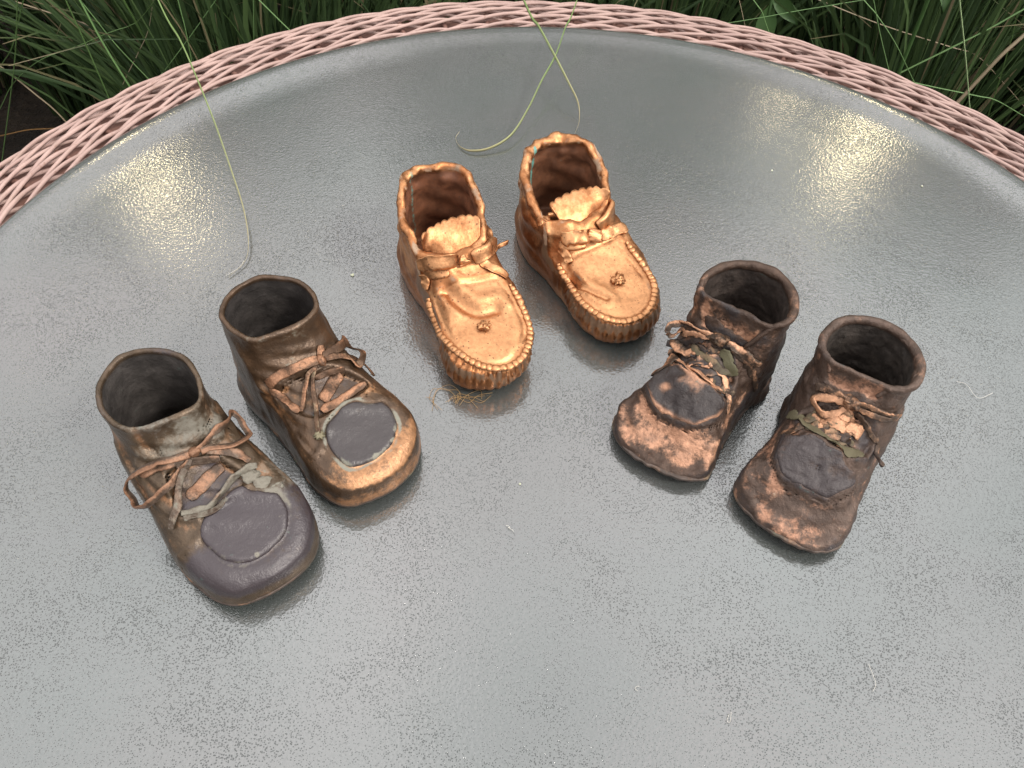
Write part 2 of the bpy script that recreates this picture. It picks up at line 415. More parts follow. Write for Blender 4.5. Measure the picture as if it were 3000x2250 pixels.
def ring_profile(s):
    """arc position s (m) from the glass edge outwards -> radius, height"""
    return np.interp(s, [-.02, 0, .012, .024, .036, .048, .058, .070, .10], [.350, .3690, .3810, .3930, .4050, .4160, .4240, .4300, .4340]), \
           np.interp(s, [-.02, 0, .012, .024, .036, .048, .058, .070, .10], [-.0115, -.0085, -.0045, -.0020, -.0020, -.0050, -.0105, -.0205, -.050]) + T
NST = 69; DTH = 2 * math.pi / NST
rng = np.random.RandomState(4)
key_u = np.array([0, .12, .33, .55, .70, .80, .90, 1.])
key_h = np.array([-1.6, 1.2, 3.0, 1.6, -1.8, -4.6, -4.8, -1.6]) * .001
key_s = np.array([-4.6, -2.6, 1.2, 4.4, 5.6, 3.6, -2.6, -4.6]) * .001
NR = 9; PITCH = .0098
for row in range(NR):
    for j in range(3):
        th = np.linspace(0, 2 * math.pi, NST * 9, endpoint=False)
        u = ((-th / DTH - j - row * 1.0) / 3.0) % 1.0
        wob = np.interp(th, np.linspace(0, 2 * math.pi, 60), np.append(rng.normal(0, .0006, 59), 0))
        s = row * PITCH - .001 + np.interp(u, key_u, key_s) + wob
        hh = np.interp(u, key_u, key_h) + wob * .5
        r, z = ring_profile(s); r2, z2 = ring_profile(s + .002)
        nr, nz = -(z2 - z), (r2 - r); l = np.hypot(nr, nz); r = r + nr / l * hh; z = z + nz / l * hh
        P = np.stack([r * np.cos(th), r * np.sin(th), z], 1)
        for _ in range(2): P = (np.roll(P, 1, 0) + P * 2 + np.roll(P, -1, 0)) / 4
        rr_ = .00142 * rng.uniform(.9, 1.12) * (1 + .06 * np.sin(th * rng.randint(40, 90) + j)); V, Q = sweep(P, rr_, rr_, sides=6, closed=True)
        obj("strand", mesh_np("strand", V, Q), MAT_REED, table)
ss = np.linspace(-.03, .10, 14); r, z = ring_profile(ss)
P = np.stack([r, 0 * r, z - .0045], 1)
V, Q = sweep(P, .0021, .0021, sides=6); stake_me = mesh_np("stake", V, Q); stake_me.materials.append(MAT_FRAME)
for k in range(NST):
    o = obj("stake", stake_me, None, table); o.rotation_euler = (0, 0, k * DTH + .01)
sm = np.linspace(-.012, .098, 12); r, z = ring_profile(sm); a = np.linspace(0, 2 * math.pi, 160, endpoint=False)
V = np.stack([r[:, None] * np.cos(a), r[:, None] * np.sin(a), np.broadcast_to((z - .0085)[:, None], (12, 160))], -1).reshape(-1, 3)
i, j = np.meshgrid(np.arange(11), np.arange(160), indexing='ij'); j2 = (j + 1) % 160
obj('gap_shade_band', mesh_np('gap_shade_band', V, np.stack([i * 160 + j, (i + 1) * 160 + j, (i + 1) * 160 + j2, i * 160 + j2], -1).reshape(-1, 4)), MAT_FRAME, table)  # added dark sheet under the weave, stands in for shade in its gaps
# inner hoop that carries the glass, apron below and four legs
a = np.linspace(0, 2 * math.pi, 96, endpoint=False)
V, Q = sweep(np.stack([.338 * np.cos(a), .338 * np.sin(a), 0 * a + T - .0195], 1), .012, .009, sides=8, closed=True)
obj("hoop", mesh_np("hoop", V, Q), MAT_FRAME, table)
V, Q = sweep(np.stack([.402 * np.cos(a), .402 * np.sin(a), 0 * a + T - .075], 1), .003, .045, np.tile([0, 0, 1.], (96, 1)), sides=8, closed=True)
obj("apron", mesh_np("apron", V, Q), MAT_FRAME, table)
for k in range(4):
    b = k * math.pi / 2 + .6; d = np.array([math.cos(b), math.sin(b), 0])
    P = np.array([d * .36 + (0, 0, T - .03), d * .30 + (0, 0, .4), d * .33 + (0, 0, .0)])
    P = open_curve(P, 12); V, Q = sweep(P, .016, .016, sides=8); obj("leg", mesh_np("leg", V, Q), MAT_FRAME, table)

m = Mat("pebbled_glass")
co = m.tc.outputs['Object']
peb = m.node("ShaderNodeTexVoronoi", {'Vector': co, 'Scale': 620., 'Randomness': 1.0, 'Smoothness': .35}, feature='SMOOTH_F1').outputs['Distance']
fin = m.noise(1400, 2, .5); big = m.noise(17, 4, .62)
pit = m.node("ShaderNodeTexVoronoi", {'Vector': co, 'Scale': 1250., 'Randomness': 1.0}, feature='F1')
pr = m.math('ADD', m.math('MULTIPLY', m.step(big, .36, .70), .20), .225)
pm = m.step(m.math('SUBTRACT', pr, pit.outputs['Distance']), -.16, .14)
sel = m.math('GREATER_THAN', m.node("ShaderNodeSeparateColor", {'Color': pit.outputs['Color']}).outputs[0], .25)
pm = m.math('MULTIPLY', pm, sel)
c = m.mix(m.step(m.noise(8, 3, .5), .3, .7), (.048, .057, .053), (.062, .063, .060))
c = m.mix(m.math('MULTIPLY', m.step(m.noise(900, 2, .6), .35, .7), .35), c, (.10, .108, .105))
c = m.mix(m.math('MULTIPLY', pm, .58), c, (.022, .026, .026))
h = m.math('ADD', m.math('MULTIPLY', peb, .55), m.math('MULTIPLY', fin, .12))
h = m.math('SUBTRACT', h, m.math('MULTIPLY', pm, .45))
spc = m.math('SUBTRACT', .5, m.math('MULTIPLY', pm, .34))
MAT_GLASS = m.set(color=c, rough=.15, ior=2.3, spec=spc, normal=m.bump(h, .00012, .85), trans=.12)
prof = [(0, 0), (.2, 0), (.330, 0), (.341, .0002), (.350, .0009), (.358, .0020), (.3635, .0026), (.3675, .0022), (.3703, .0008), (RG, -.0016), (.3712, -.0038), (.369, -.0052), (.355, -.0062), (.2, -.0062), (0, -.0062)]
N = 192; a = np.linspace(0, 2 * math.pi, N, endpoint=False); V = []; Q = []
pr_ = prof[1:-1]
for (r, z) in pr_: V += [(r * math.cos(t), r * math.sin(t), z) for t in a]
for i in range(len(pr_) - 1):
    for j in range(N):
        j2 = (j + 1) % N; Q.append((i * N + j, (i + 1) * N + j, (i + 1) * N + j2, i * N + j2))
me = bpy.data.meshes.new("glass_top")
top = tuple(range(N)); bot = tuple(reversed(range((len(pr_) - 1) * N, len(pr_) * N)))
me.from_pydata(V, [], Q + [top, bot]); me.polygons.foreach_set("use_smooth", np.ones(len(me.polygons), bool)); me.update()
o = obj("glass_top", me, MAT_GLASS, None, (TCX, TCY, T))
tag(o, "round frosted pebbled glass table top lying inside the pink wicker rim", "glass top")

# ---- tall ornamental grass behind the table
def blade_mesh(bases, tips, bend, width, seg=6, seed=0):
    """many flat tapering blades in one array: bases,tips (n,3); bend (n,3) displaces the middle"""
    n = len(bases); rs = np.random.RandomState(seed)
    t = np.linspace(0, 1, seg + 1)[None, :, None]
    P = bases[:, None] * (1 - t) ** 2 + 2 * t * (1 - t) * bend[:, None] + tips[:, None] * t ** 2
    tan = np.gradient(P, axis=1); side = np.cross(tan, rs.normal(0, 1, (n, 1, 3)) * (1, 1, .2)); side /= np.linalg.norm(side, axis=2, keepdims=True) + 1e-9
    w = width[:, None, None] * (1 - t ** 2.2) * .5 + .0003
    fold = np.cross(side, tan); fold /= np.linalg.norm(fold, axis=2, keepdims=True) + 1e-9
    V = np.stack([P - side * w, P + fold * w * .35, P + side * w], 2).reshape(-1, 3)
    b = (np.arange(n)[:, None] * (seg + 1) + np.arange(seg)[None]).reshape(-1) * 3
    Q = np.concatenate([np.stack([b, b + 1, b + 4, b + 3], 1), np.stack([b + 1, b + 2, b + 5, b + 4], 1)])
    hue = np.repeat(rs.uniform(0, 1, n), (seg + 1) * 3); hgt = np.broadcast_to(t, (n, seg + 1, 1)).repeat(3, 2).reshape(-1)
    return V, Q, hue, hgt
def grass_mat(name, lo, mid, dry):
    m = Mat(name); hu = m.attr("hue"); hg = m.attr("along")
    c = m.mix(m.step(hu, .1, .9), lo, mid)
    c = m.mix(m.step(hu, .93, .97), c, dry)
    c = m.mix(m.step(hg, .85, 1.), c, dry)
    m.set(color=c, rough=.5, spec=.3)
    tr = m.node("ShaderNodeBsdfTranslucent", {'Color': c}); mx = m.node("ShaderNodeMixShader", {0: .25, 1: m.b.outputs[0], 2: tr.outputs[0]})
    m.l.new(mx.outputs[0], m.n["Material Output"].inputs[0]); return m.m
MAT_GRASS = grass_mat("ornamental_grass", (.030, .055, .021), (.072, .118, .042), (.21, .17, .10))
rs = np.random.RandomState(11)
nc = 150
cx = rs.uniform(-2.6, 2.6, nc); cy = rs.uniform(1.0, 3.2, nc)
B, E, M, W = [], [], [], []
for x, y in zip(cx, cy):
    k = 140; an = rs.uniform(0, 2 * math.pi, k); rr = rs.uniform(0, .07, k)
    b = np.stack([x + rr * np.cos(an), y + rr * np.sin(an), 0 * an], 1)
    ln = rs.uniform(.6, 1.15 if y < 1.7 else 1.5, k); ld = rs.uniform(.05, .65, k) * ln
    an2 = an + rs.normal(0, .5, k)
    mid = b + np.stack([np.cos(an2) * ld * .25, np.sin(an2) * ld * .25, ln * .75], 1)
    tip = b + np.stack([np.cos(an2) * ld, np.sin(an2) * ld, ln * (1 - .55 * (ld / ln) ** 1.2)], 1)
    B.append(b); M.append(mid); E.append(tip); W.append(rs.uniform(.003, .0075, k))
B, E, M, W = np.vstack(B), np.vstack(E), np.vstack(M), np.hstack(W)
keep = ~((E[:, 1] < .80) | ((M * .5 + E * .5)[:, 1] < .80))
B, E, M, W = B[keep], E[keep], M[keep], W[keep]
V, Q, hue, hg = blade_mesh(B, E, M, W, 7, 3)
tag(obj("ornamental_grass", mesh_np("ornamental_grass", V, Q, True, {"hue": hue, "along": hg}), MAT_GRASS), "dense tall dark green ornamental grass growing behind the table", "grass", kind='stuff')

# ---- trees behind the grass, above the picture, and two lit globe lamps; the glass top mirrors them
def tree(x, y, h, cr, seed, label):
    rs = np.random.RandomState(seed); root = tag(empty("tree", (x, y, 0)), label, "tree", "trees behind the grass")
    P = np.array([(0, 0, 0), (.08, .03, h * .3), (-.05, .1, h * .6), (.05, 0, h * .9)]); P = open_curve(P, 14)
    V, Q = sweep(P, np.linspace(.13, .03, 14), np.linspace(.13, .03, 14), sides=8); obj("trunk", mesh_np("trunk", V, Q), MAT_BARK, root)
    for k in range(6):
        a = rs.uniform(0, 6.28); z0 = h * rs.uniform(.35, .7); q = np.array([(0, 0, z0), (math.cos(a) * cr * .4, math.sin(a) * cr * .4, z0 + cr * .3), (math.cos(a) * cr * .8, math.sin(a) * cr * .8, z0 + cr * .45)])
        V, Q = sweep(open_curve(q, 8), np.linspace(.045, .01, 8), np.linspace(.045, .01, 8), sides=6); obj("limb", mesh_np("limb", V, Q), MAT_BARK, root)
    n = 5200; cl = rs.normal(0, 1, (60, 3)); cl /= np.linalg.norm(cl, axis=1)[:, None]; cl *= rs.uniform(.3, 1, (60, 1)) ** .5 * (cr, cr, h * .36)
    c = cl[rs.randint(0, 60, n)] + rs.normal(0, 1, (n, 3)) * cr * .16 + (0, 0, h * .62)
    d = rs.normal(0, 1, (n, 3)); d /= np.linalg.norm(d, axis=1)[:, None]; e = np.cross(d, rs.normal(0, 1, (n, 3))); e /= np.linalg.norm(e, axis=1)[:, None]
    s = rs.uniform(.04, .085, (n, 1)); V = np.stack([c - d * s, c + e * s * .45, c + d * s, c - e * s * .45], 1).reshape(-1, 3)
    o = obj("crown", mesh_np("crown", V, np.arange(n * 4).reshape(-1, 4), False), MAT_LEAF, root); o["kind"] = 'stuff'
m = Mat("bark"); MAT_BARK = m.set(color=m.mix(m.noise(12, 4), (.07, .05, .035), (.14, .11, .08)), rough=.9, normal=m.bump(m.noise(30, 4), .02))
m = Mat("tree_leaf"); MAT_LEAF = m.set(color=m.mix(m.noise(1.2, 2), (.045, .08, .025), (.08, .12, .04)), rough=.5, spec=.3)
for (x, y, h, cr, sd, lb) in ((-2.6, 5.2, 4.6, 1.5, 1, "leafy green tree beyond the grass on the left, mirrored in the glass"), (.2, 5.6, 5.2, 1.9, 2, "largest leafy green tree beyond the grass, mirrored in the middle of the glass"), (3.0, 5.0, 4.4, 1.5, 3, "leafy green tree beyond the grass on the right, mirrored in the glass")):
    tree(x, y, h, cr, sd, lb)
m = Mat("lit_lamp_globe"); m.b.inputs['Emission Color'].default_value = (1, .84, .5, 1); m.b.inputs['Emission Strength'].default_value = 30.; MAT_GLOBE = m.set(color=(.8, .75, .6), rough=.4)
MAT_POST = Mat("lamp_post_metal").set(color=(.03, .03, .03), rough=.5, metal=.6)
for (x, y, z, r, lb) in ((-1.41, 2.6, T + 1.82, .058, "lit globe lamp on a tall post, its warm glow mirrored left in the glass"), (1.21, 2.6, T + 1.48, .058, "lit globe lamp on a post, its warm glow mirrored right in the glass"), (1.36, 3.9, T + 2.0, .055, "small lit lamp on a post, mirrored as a small spot near the right rim")):
    root = tag(empty("globe_lamp", (x, y, 0)), lb, "lamp", "lit garden lamps")
    V, Q = sweep(np.array([(0, 0, 0), (0, 0, .5), (0, 0, z - r)]), .018, .018, sides=8); obj("post", mesh_np("post", V, Q), MAT_POST, root)
    a = np.linspace(-math.pi / 2, math.pi / 2, 14); V, Q = sweep(np.stack([0 * a, 0 * a, z + r * np.sin(a)], 1), r * np.cos(a) + .001, r * np.cos(a) + .001, sides=24); obj("lamp_globe", mesh_np("lamp_globe", V, Q), MAT_GLOBE, root)
    V, Q = sweep(np.array([(0, 0, z - r - .03), (0, 0, z - r), (0, 0, z - r + .02)]), .04, .04, sides=12); obj("lamp_collar", mesh_np("lamp_collar", V, Q), MAT_POST, root)
# ---- points of laces, seams, caps on each shoe, in mm in the shoe's own frame (x to the toe, z up)
PTS = {
 's1': dict(
  cap=[(78.8,-6.1,31.3),(77.0,0.7,32.0),(74.7,6.6,33.0),(73.6,13.5,33.5),(78.3,17.2,31.4),(82.0,22.3,30.1),(84.9,26.3,28.9),(91.4,26.7,26.7),(97.8,24.4,25.0),(102.7,19.7,23.6),(105.5,11.8,22.9),(106.3,3.6,22.6),(104.3,-3.1,23.2),(99.3,-8.1,24.5),(92.8,-10.8,26.3),(86.5,-12.0,28.5),(82.1,-10.1,30.0)],
  slot=[(56.8,-10.9,42.0),(55.8,-3.9,43.9),(56.7,3.2,43.4),(59.0,9.5,41.4),(63.0,12.4,38.6),(73.7,16.6,33.5),(74.7,8.1,33.0),(77.3,1.3,31.9),(77.1,-7.1,31.9),(72.9,-14.1,33.0),(66.0,-13.4,36.0)],
  qleft=[(77.1,-7.7,31.9),(82.7,-10.3,29.8),(86.3,-15.0,28.4),(85.7,-23.1,22.6)],
  qright=[(72.4,15.7,34.0),(77.7,17.5,31.7),(81.6,21.7,30.2),(82.2,27.0,29.6),(78.6,31.6,27.5)],
  loop_l=[(54.9,1.3,44.9),(53.2,-6.8,45.5),(51.0,-13.6,45.0),(47.7,-20.3,41.0),(45.2,-24.7,33.8),(47.9,-26.1,29.5),(51.5,-25.1,25.2),(60.4,-22.0,32.3),(61.7,-17.6,36.3),(60.0,-11.3,39.8),(57.8,-5.2,42.2),(56.1,0.2,43.9)],
  loop_r=[(55.2,3.4,44.7),(53.0,8.8,46.6),(51.2,14.2,46.5),(47.0,19.5,44.9),(40.3,23.6,38.1),(44.8,25.9,37.3),(51.8,27.0,36.6),(55.5,24.3,35.8),(58.0,17.5,40.3),(56.3,11.1,43.3),(55.4,4.9,44.6)],
  tail=[(55.7,0.8,44.2),(57.5,-3.1,42.6),(60.9,-7.1,39.9),(65.7,-11.4,36.6),(70.8,-15.3,33.4),(75.9,-20.2,29.1)],
  cross=[(55.3,6.5,44.7),(58.7,13.4,41.1),(62.6,18.7,37.7),(67.1,21.6,35.0)],
  lower=[(72.5,-14.6,33.0),(74.9,-8.9,32.9),(76.0,-1.9,32.4),(73.4,4.9,33.6),(70.7,10.8,34.9),(68.9,17.6,35.3),(69.2,23.9,33.6)],
  diag=[(69.5,-9.0,35.2),(67.9,-3.5,36.2),(65.0,4.2,37.6),(63.9,11.1,38.2)],
  under=[(55.1,-6.6,44.0),(58.0,3.9,42.4),(60.6,12.3,40.0)],
  knot=[(54.7,3.0,45.1)],
  lump=[(72.7,19.5,33.7),(77.4,22.4,31.6),(81.9,26.3,29.8)],
  crease1=[(44.0,-13.8,61.0),(46.5,-12.4,52.7),(50.2,-10.2,47.6)],
  crease2=[(38.5,20.0,47.7),(49.2,14.2,49.2),(52.6,9.1,47.1)],
 ),
 's2': dict(
  cap=[(75.6,-1.6,30.8),(72.5,5.8,31.8),(72.6,13.8,31.8),(76.5,19.7,30.5),(79.1,26.4,29.4),(85.6,28.2,27.3),(93.1,26.0,25.2),(99.8,19.4,23.6),(102.6,11.0,22.8),(102.6,3.0,22.8),(100.8,-3.8,23.3),(96.5,-6.8,24.4),(89.7,-8.4,26.1),(83.5,-7.9,28.1),(78.5,-5.3,29.8)],
  slot=[(50.5,-15.2,37.2),(51.6,-5.4,41.7),(53.2,7.2,41.3),(56.4,15.6,38.6),(63.5,22.5,34.1),(67.8,24.8,32.2),(70.4,18.4,32.5),(70.4,8.7,32.7),(71.5,-0.0,32.2),(70.7,-5.9,32.2),(65.5,-11.0,32.8),(57.7,-12.9,35.0)],
  qleft=[(74.6,-1.9,31.1),(79.0,-2.9,29.6),(83.2,-8.5,28.2),(86.3,-15.1,26.3)],
  qright=[(71.4,18.7,32.2),(75.2,20.4,30.9),(77.5,24.0,30.0),(76.7,28.6,29.4)],
  band=[(50.2,9.9,43.3),(49.5,4.0,44.3),(48.6,-3.3,44.5),(47.5,-10.9,43.0),(46.4,-17.3,37.9)],
  low_l=[(47.4,-17.2,37.1),(52.8,-14.9,35.9),(59.3,-13.1,34.0),(65.8,-11.2,32.6)],
  tail_a=[(51.7,6.6,42.4),(51.9,1.6,42.2),(55.8,-2.3,39.3),(60.8,-6.5,36.0),(66.2,-11.2,32.5)],
  tail_b=[(51.4,5.9,42.6),(55.1,2.0,40.0),(62.2,-1.3,36.0),(68.5,-4.2,33.3),(74.9,-7.2,30.8),(79.4,-8.6,29.3)],
  right=[(50.3,11.0,43.1),(50.9,17.2,41.0),(53.3,24.3,35.9),(55.3,29.1,29.3),(62.6,30.4,29.3)],
  loop_r=[(48.0,11.3,44.7),(48.3,15.7,43.0),(44.6,22.1,39.7),(40.6,26.8,39.5),(48.8,27.3,39.2),(56.4,28.2,39.0),(57.8,25.9,38.7),(50.5,22.0,38.4)],
  lower=[(69.6,-2.9,32.9),(69.2,5.4,33.2),(68.3,14.0,33.5),(66.4,24.8,32.5)],
  diag=[(65.8,0.2,34.6),(62.5,6.2,36.0),(59.7,11.9,37.2),(58.4,16.0,37.5)],
  under=[(55.6,2.4,39.7),(55.8,11.1,39.4),(56.6,18.6,37.9)],
  strap=[(43.8,13.6,47.9),(47.5,11.6,45.0),(50.2,9.8,43.3)],
  knot=[(50.4,9.4,43.2)],
  tip=[(79.4,-8.6,29.3)],
  crack=[(50.8,-17.6,33.5),(66.7,-17.4,27.0),(78.8,-17.6,25.5),(86.3,-16.0,25.8),(86.2,-10.3,27.1)],
  crack2=[(69.5,-17.4,26.5),(85.7,-14.8,26.6),(96.3,-11.4,24.3),(101.3,-13.0,21.9)],
 ),
 's5': dict(
  cap=[(74.9,-28.4,28.0),(62.8,-22.6,28.0),(60.5,-15.8,34.4),(63.0,-6.3,36.8),(63.9,4.8,34.9),(64.3,12.0,29.8),(67.5,15.8,23.8),(76.3,14.2,23.1),(83.1,10.0,22.3),(85.5,4.2,20.1),(86.2,-4.2,19.3),(85.3,-13.8,20.4),(82.6,-21.6,23.2),(76.7,-27.4,22.7)],
  tongue=[(35.8,-17.5,61.1),(36.2,-8.1,62.0),(37.9,0.5,61.7),(38.6,9.3,61.6),(38.6,16.0,61.2),(40.7,12.3,53.5),(44.2,7.8,45.9),(43.6,-2.4,48.2),(42.4,-9.9,46.7),(39.4,-15.0,48.9)],
  slot=[(43.8,-20.0,33.3),(44.4,-10.0,44.3),(46.5,-1.3,45.5),(51.1,9.9,37.3),(59.0,12.4,31.0),(63.4,11.4,30.7),(64.9,-0.9,36.0),(59.5,-14.9,35.1),(49.2,-21.1,28.2)],
  collar_l=[(32.1,-20.7,62.0),(36.2,-18.4,56.1),(39.9,-15.2,47.3)],
  collar_r=[(37.8,17.3,61.7),(40.4,14.9,53.8),(44.6,8.2,45.0)],
  band=[(52.0,-27.9,40.1),(46.4,-23.2,40.1),(41.6,-17.8,40.1),(43.8,-10.3,44.6),(45.1,-3.6,46.4)],
  loop=[(52.4,-27.7,42.2),(42.6,-26.9,42.2),(37.6,-21.5,42.2),(41.9,-12.8,45.4),(44.2,-4.8,46.9)],
  dark_band=[(46.4,-28.4,31.1),(43.0,-21.4,31.1),(44.4,-15.0,40.0),(44.6,-8.6,44.9)],
  mid=[(46.6,-15.8,37.6),(51.5,-7.7,41.0),(54.2,-0.6,40.6),(54.0,5.6,38.6),(51.8,10.8,35.9)],
  bright=[(54.1,-18.7,32.5),(61.2,-10.0,36.8),(63.6,-1.5,36.5),(63.3,6.1,34.5),(62.3,10.7,31.7)],
  left=[(68.2,-27.7,30.2),(62.4,-23.2,30.2),(55.1,-20.4,30.2),(47.2,-21.7,26.6),(48.9,-25.6,26.6)],
  tail_a=[(44.8,0.5,47.0),(44.7,7.5,45.2),(43.7,13.9,43.8),(42.2,20.1,39.9)],
  tail_b=[(47.2,-0.1,44.8),(49.5,4.5,41.8),(51.2,9.0,37.9),(52.5,10.8,35.5)],
  tail_c=[(46.0,3.7,45.1),(45.6,11.7,41.4),(45.1,17.8,35.2),(40.9,22.1,18.9)],
  ridge=[(55.2,7.6,36.8),(60.9,12.2,30.7),(67.8,15.7,24.0)],
  knot=[(44.7,-2.8,47.0)],
  pit=[(79.0,-8.1,26.5)],
 ),
 's6': dict(
  cap=[(60.8,-24.1,26.9),(68.0,-24.5,27.2),(75.5,-24.3,26.1),(81.6,-20.5,24.2),(84.4,-13.6,21.3),(85.2,-5.4,20.5),(85.4,1.8,20.2),(84.3,8.1,21.5),(79.2,13.1,24.1),(72.0,16.2,24.9),(69.1,13.4,29.2),(67.6,7.5,33.4),(64.3,3.2,36.0),(63.2,-4.3,36.8),(60.7,-11.9,36.7),(63.0,-18.1,33.1)],
  tongue=[(37.1,-14.1,60.2),(38.2,-8.1,61.4),(39.9,1.9,61.3),(40.4,10.7,61.4),(42.1,9.4,54.7),(41.9,0.8,54.0),(40.1,-11.9,51.3)],
  slot=[(48.9,-14.0,39.4),(45.2,-8.2,45.5),(45.9,1.7,47.7),(48.4,11.0,42.3),(51.1,16.4,34.5),(59.6,12.8,33.5),(63.7,4.5,36.0),(60.6,-5.2,37.9),(56.7,-14.2,36.8),(51.3,-17.9,35.0)],
  collar_l=[(36.7,-15.0,60.4),(38.2,-13.9,54.9),(40.4,-11.8,50.6)],
  collar_r=[(39.6,13.1,61.9),(41.4,12.0,56.6),(42.3,7.7,54.0)],
  loop=[(44.5,-1.1,49.0),(43.6,-6.6,48.1),(43.1,-11.7,45.9),(44.7,-14.7,41.3),(49.1,-11.6,41.0),(49.6,-5.1,43.3),(46.2,-0.8,47.1)],
  upper=[(38.3,-17.7,47.0),(40.9,-12.4,49.0),(42.4,-7.3,49.5),(43.9,-1.8,49.6)],
  tail_a=[(43.9,1.7,50.5),(43.5,8.3,51.1),(42.6,15.5,49.5),(38.4,21.7,46.1)],
  tail_a2=[(45.1,3.2,48.8),(44.8,10.3,48.1),(42.7,17.2,47.1),(39.0,21.7,45.3)],
  wide=[(51.0,-9.7,41.0),(53.1,-1.0,41.5),(52.8,5.4,40.9),(50.9,10.5,40.1)],
  woven=[(46.0,-22.8,26.4),(53.6,-17.4,35.2),(58.3,-11.3,37.6),(62.0,-4.7,37.3),(61.7,1.5,37.3),(61.5,9.2,35.1),(59.6,13.8,32.6)],
  dark=[(46.4,3.4,47.0),(48.4,8.9,43.4),(49.2,14.7,38.3),(49.2,18.8,32.9),(56.7,21.5,32.9),(61.4,23.0,32.9)],
  inner=[(50.2,-15.3,37.8),(54.4,-8.6,39.9),(56.9,-0.9,39.5),(56.9,5.7,38.6)],
  left=[(61.2,-23.5,27.8),(59.8,-19.4,32.5),(57.5,-15.2,36.0)],
  knot=[(44.3,0.1,49.5)],
  pit=[(76.5,-4.3,28.6)],
 ),
 'm1': dict(
  seam=[(72.3,-19.6,23.0),(77.8,-19.9,19.4),(85.8,-19.6,17.2),(100.3,-19.1,21.0),(111.1,-16.3,22.7),(119.3,-11.5,22.3),(124.8,-5.2,20.8),(127.7,1.8,19.5),(127.7,9.7,18.5),(124.1,16.4,18.5),(117.8,22.0,19.1),(110.4,26.3,18.9),(102.1,27.8,21.3),(94.5,27.3,23.9),(85.8,25.8,27.0),(80.1,24.2,29.1)],
  wing_l=[(62.1,-2.0,40.1),(59.9,-7.9,40.7),(60.3,-14.5,40.6),(59.9,-21.4,37.7)],
  wing_r=[(63.1,6.8,39.8),(61.4,13.8,40.3),(52.2,22.0,35.4)],
  tail_l=[(67.9,-6.9,37.0),(66.0,-13.7,35.4),(62.4,-19.5,32.4)],
  tail_l2=[(61.8,-20.1,33.1),(64.5,-19.4,28.8),(67.3,-19.9,24.9)],
  tail_r=[(65.6,10.2,38.5),(70.2,17.1,34.5),(75.4,24.4,29.9)],
  curl=[(55.0,23.3,32.2),(52.9,26.5,32.2),(50.1,29.9,32.2),(49.1,32.2,32.2)],
  knot=[(63.0,2.0,39.8)],
  bead=[(101.9,3.1,25.1)],
  tongue_base=[(54.7,-17.5,42.1),(58.7,-2.7,41.0),(57.7,13.7,41.3)],
  fold=[(75.3,-9.8,32.2),(85.0,-5.2,29.3),(91.7,2.7,27.1),(92.1,12.3,27.0)],
  tongue_top=[(53.9,-18.0,50.0),(48.6,-13.5,50.0),(46.1,-8.1,50.0),(44.3,-3.5,50.0),(43.2,1.7,50.0),(42.7,8.4,50.0),(44.0,13.0,50.0),(46.9,16.8,50.0)],
 ),
 'm2': dict(
  seam=[(71.9,-21.0,24.2),(77.6,-20.7,22.0),(85.5,-19.9,20.8),(95.6,-19.3,20.8),(105.9,-17.3,20.9),(113.3,-13.4,20.6),(118.7,-7.8,19.9),(121.5,-1.0,19.5),(121.3,7.2,19.6),(118.3,14.2,20.3),(112.5,20.0,22.1),(105.1,23.9,23.1),(97.0,24.7,24.6),(88.4,23.6,26.4),(81.3,21.2,29.0),(74.6,19.7,31.3)],
  wing_l=[(67.9,-2.4,36.5),(66.6,-9.3,37.6),(64.7,-16.5,36.0)],
  wing_r=[(68.2,5.0,35.6),(67.4,13.7,35.4),(67.0,23.1,35.4)],
  wing_u=[(65.0,4.4,39.0),(57.6,13.2,41.3),(49.7,22.7,41.3)],
  tail_l=[(69.9,-3.9,34.6),(69.3,-12.5,33.7),(65.0,-18.8,32.7)],
  tail_l2=[(65.8,-19.0,31.5),(72.2,-15.9,30.1),(76.2,-16.6,27.8)],
  puff_l=[(52.8,-25.8,40.3),(51.8,-18.3,43.3),(54.8,-12.1,42.1)],
  knot=[(67.8,0.9,36.4)],
  bead=[(95.7,5.8,25.3)],
  tongue_base=[(62.8,-12.0,39.9),(62.9,-1.4,39.9),(52.7,14.4,42.9)],
  fold=[(84.0,-18.6,23.2),(94.5,-13.6,25.3),(104.8,-5.1,24.0)],
  tongue_top=[(51.9,-19.6,50.0),(48.6,-14.2,50.0),(46.0,-6.6,50.0),(44.7,0.5,50.0),(45.1,7.0,50.0),(46.2,12.3,50.0),(51.2,18.0,50.0)],
 ),
}
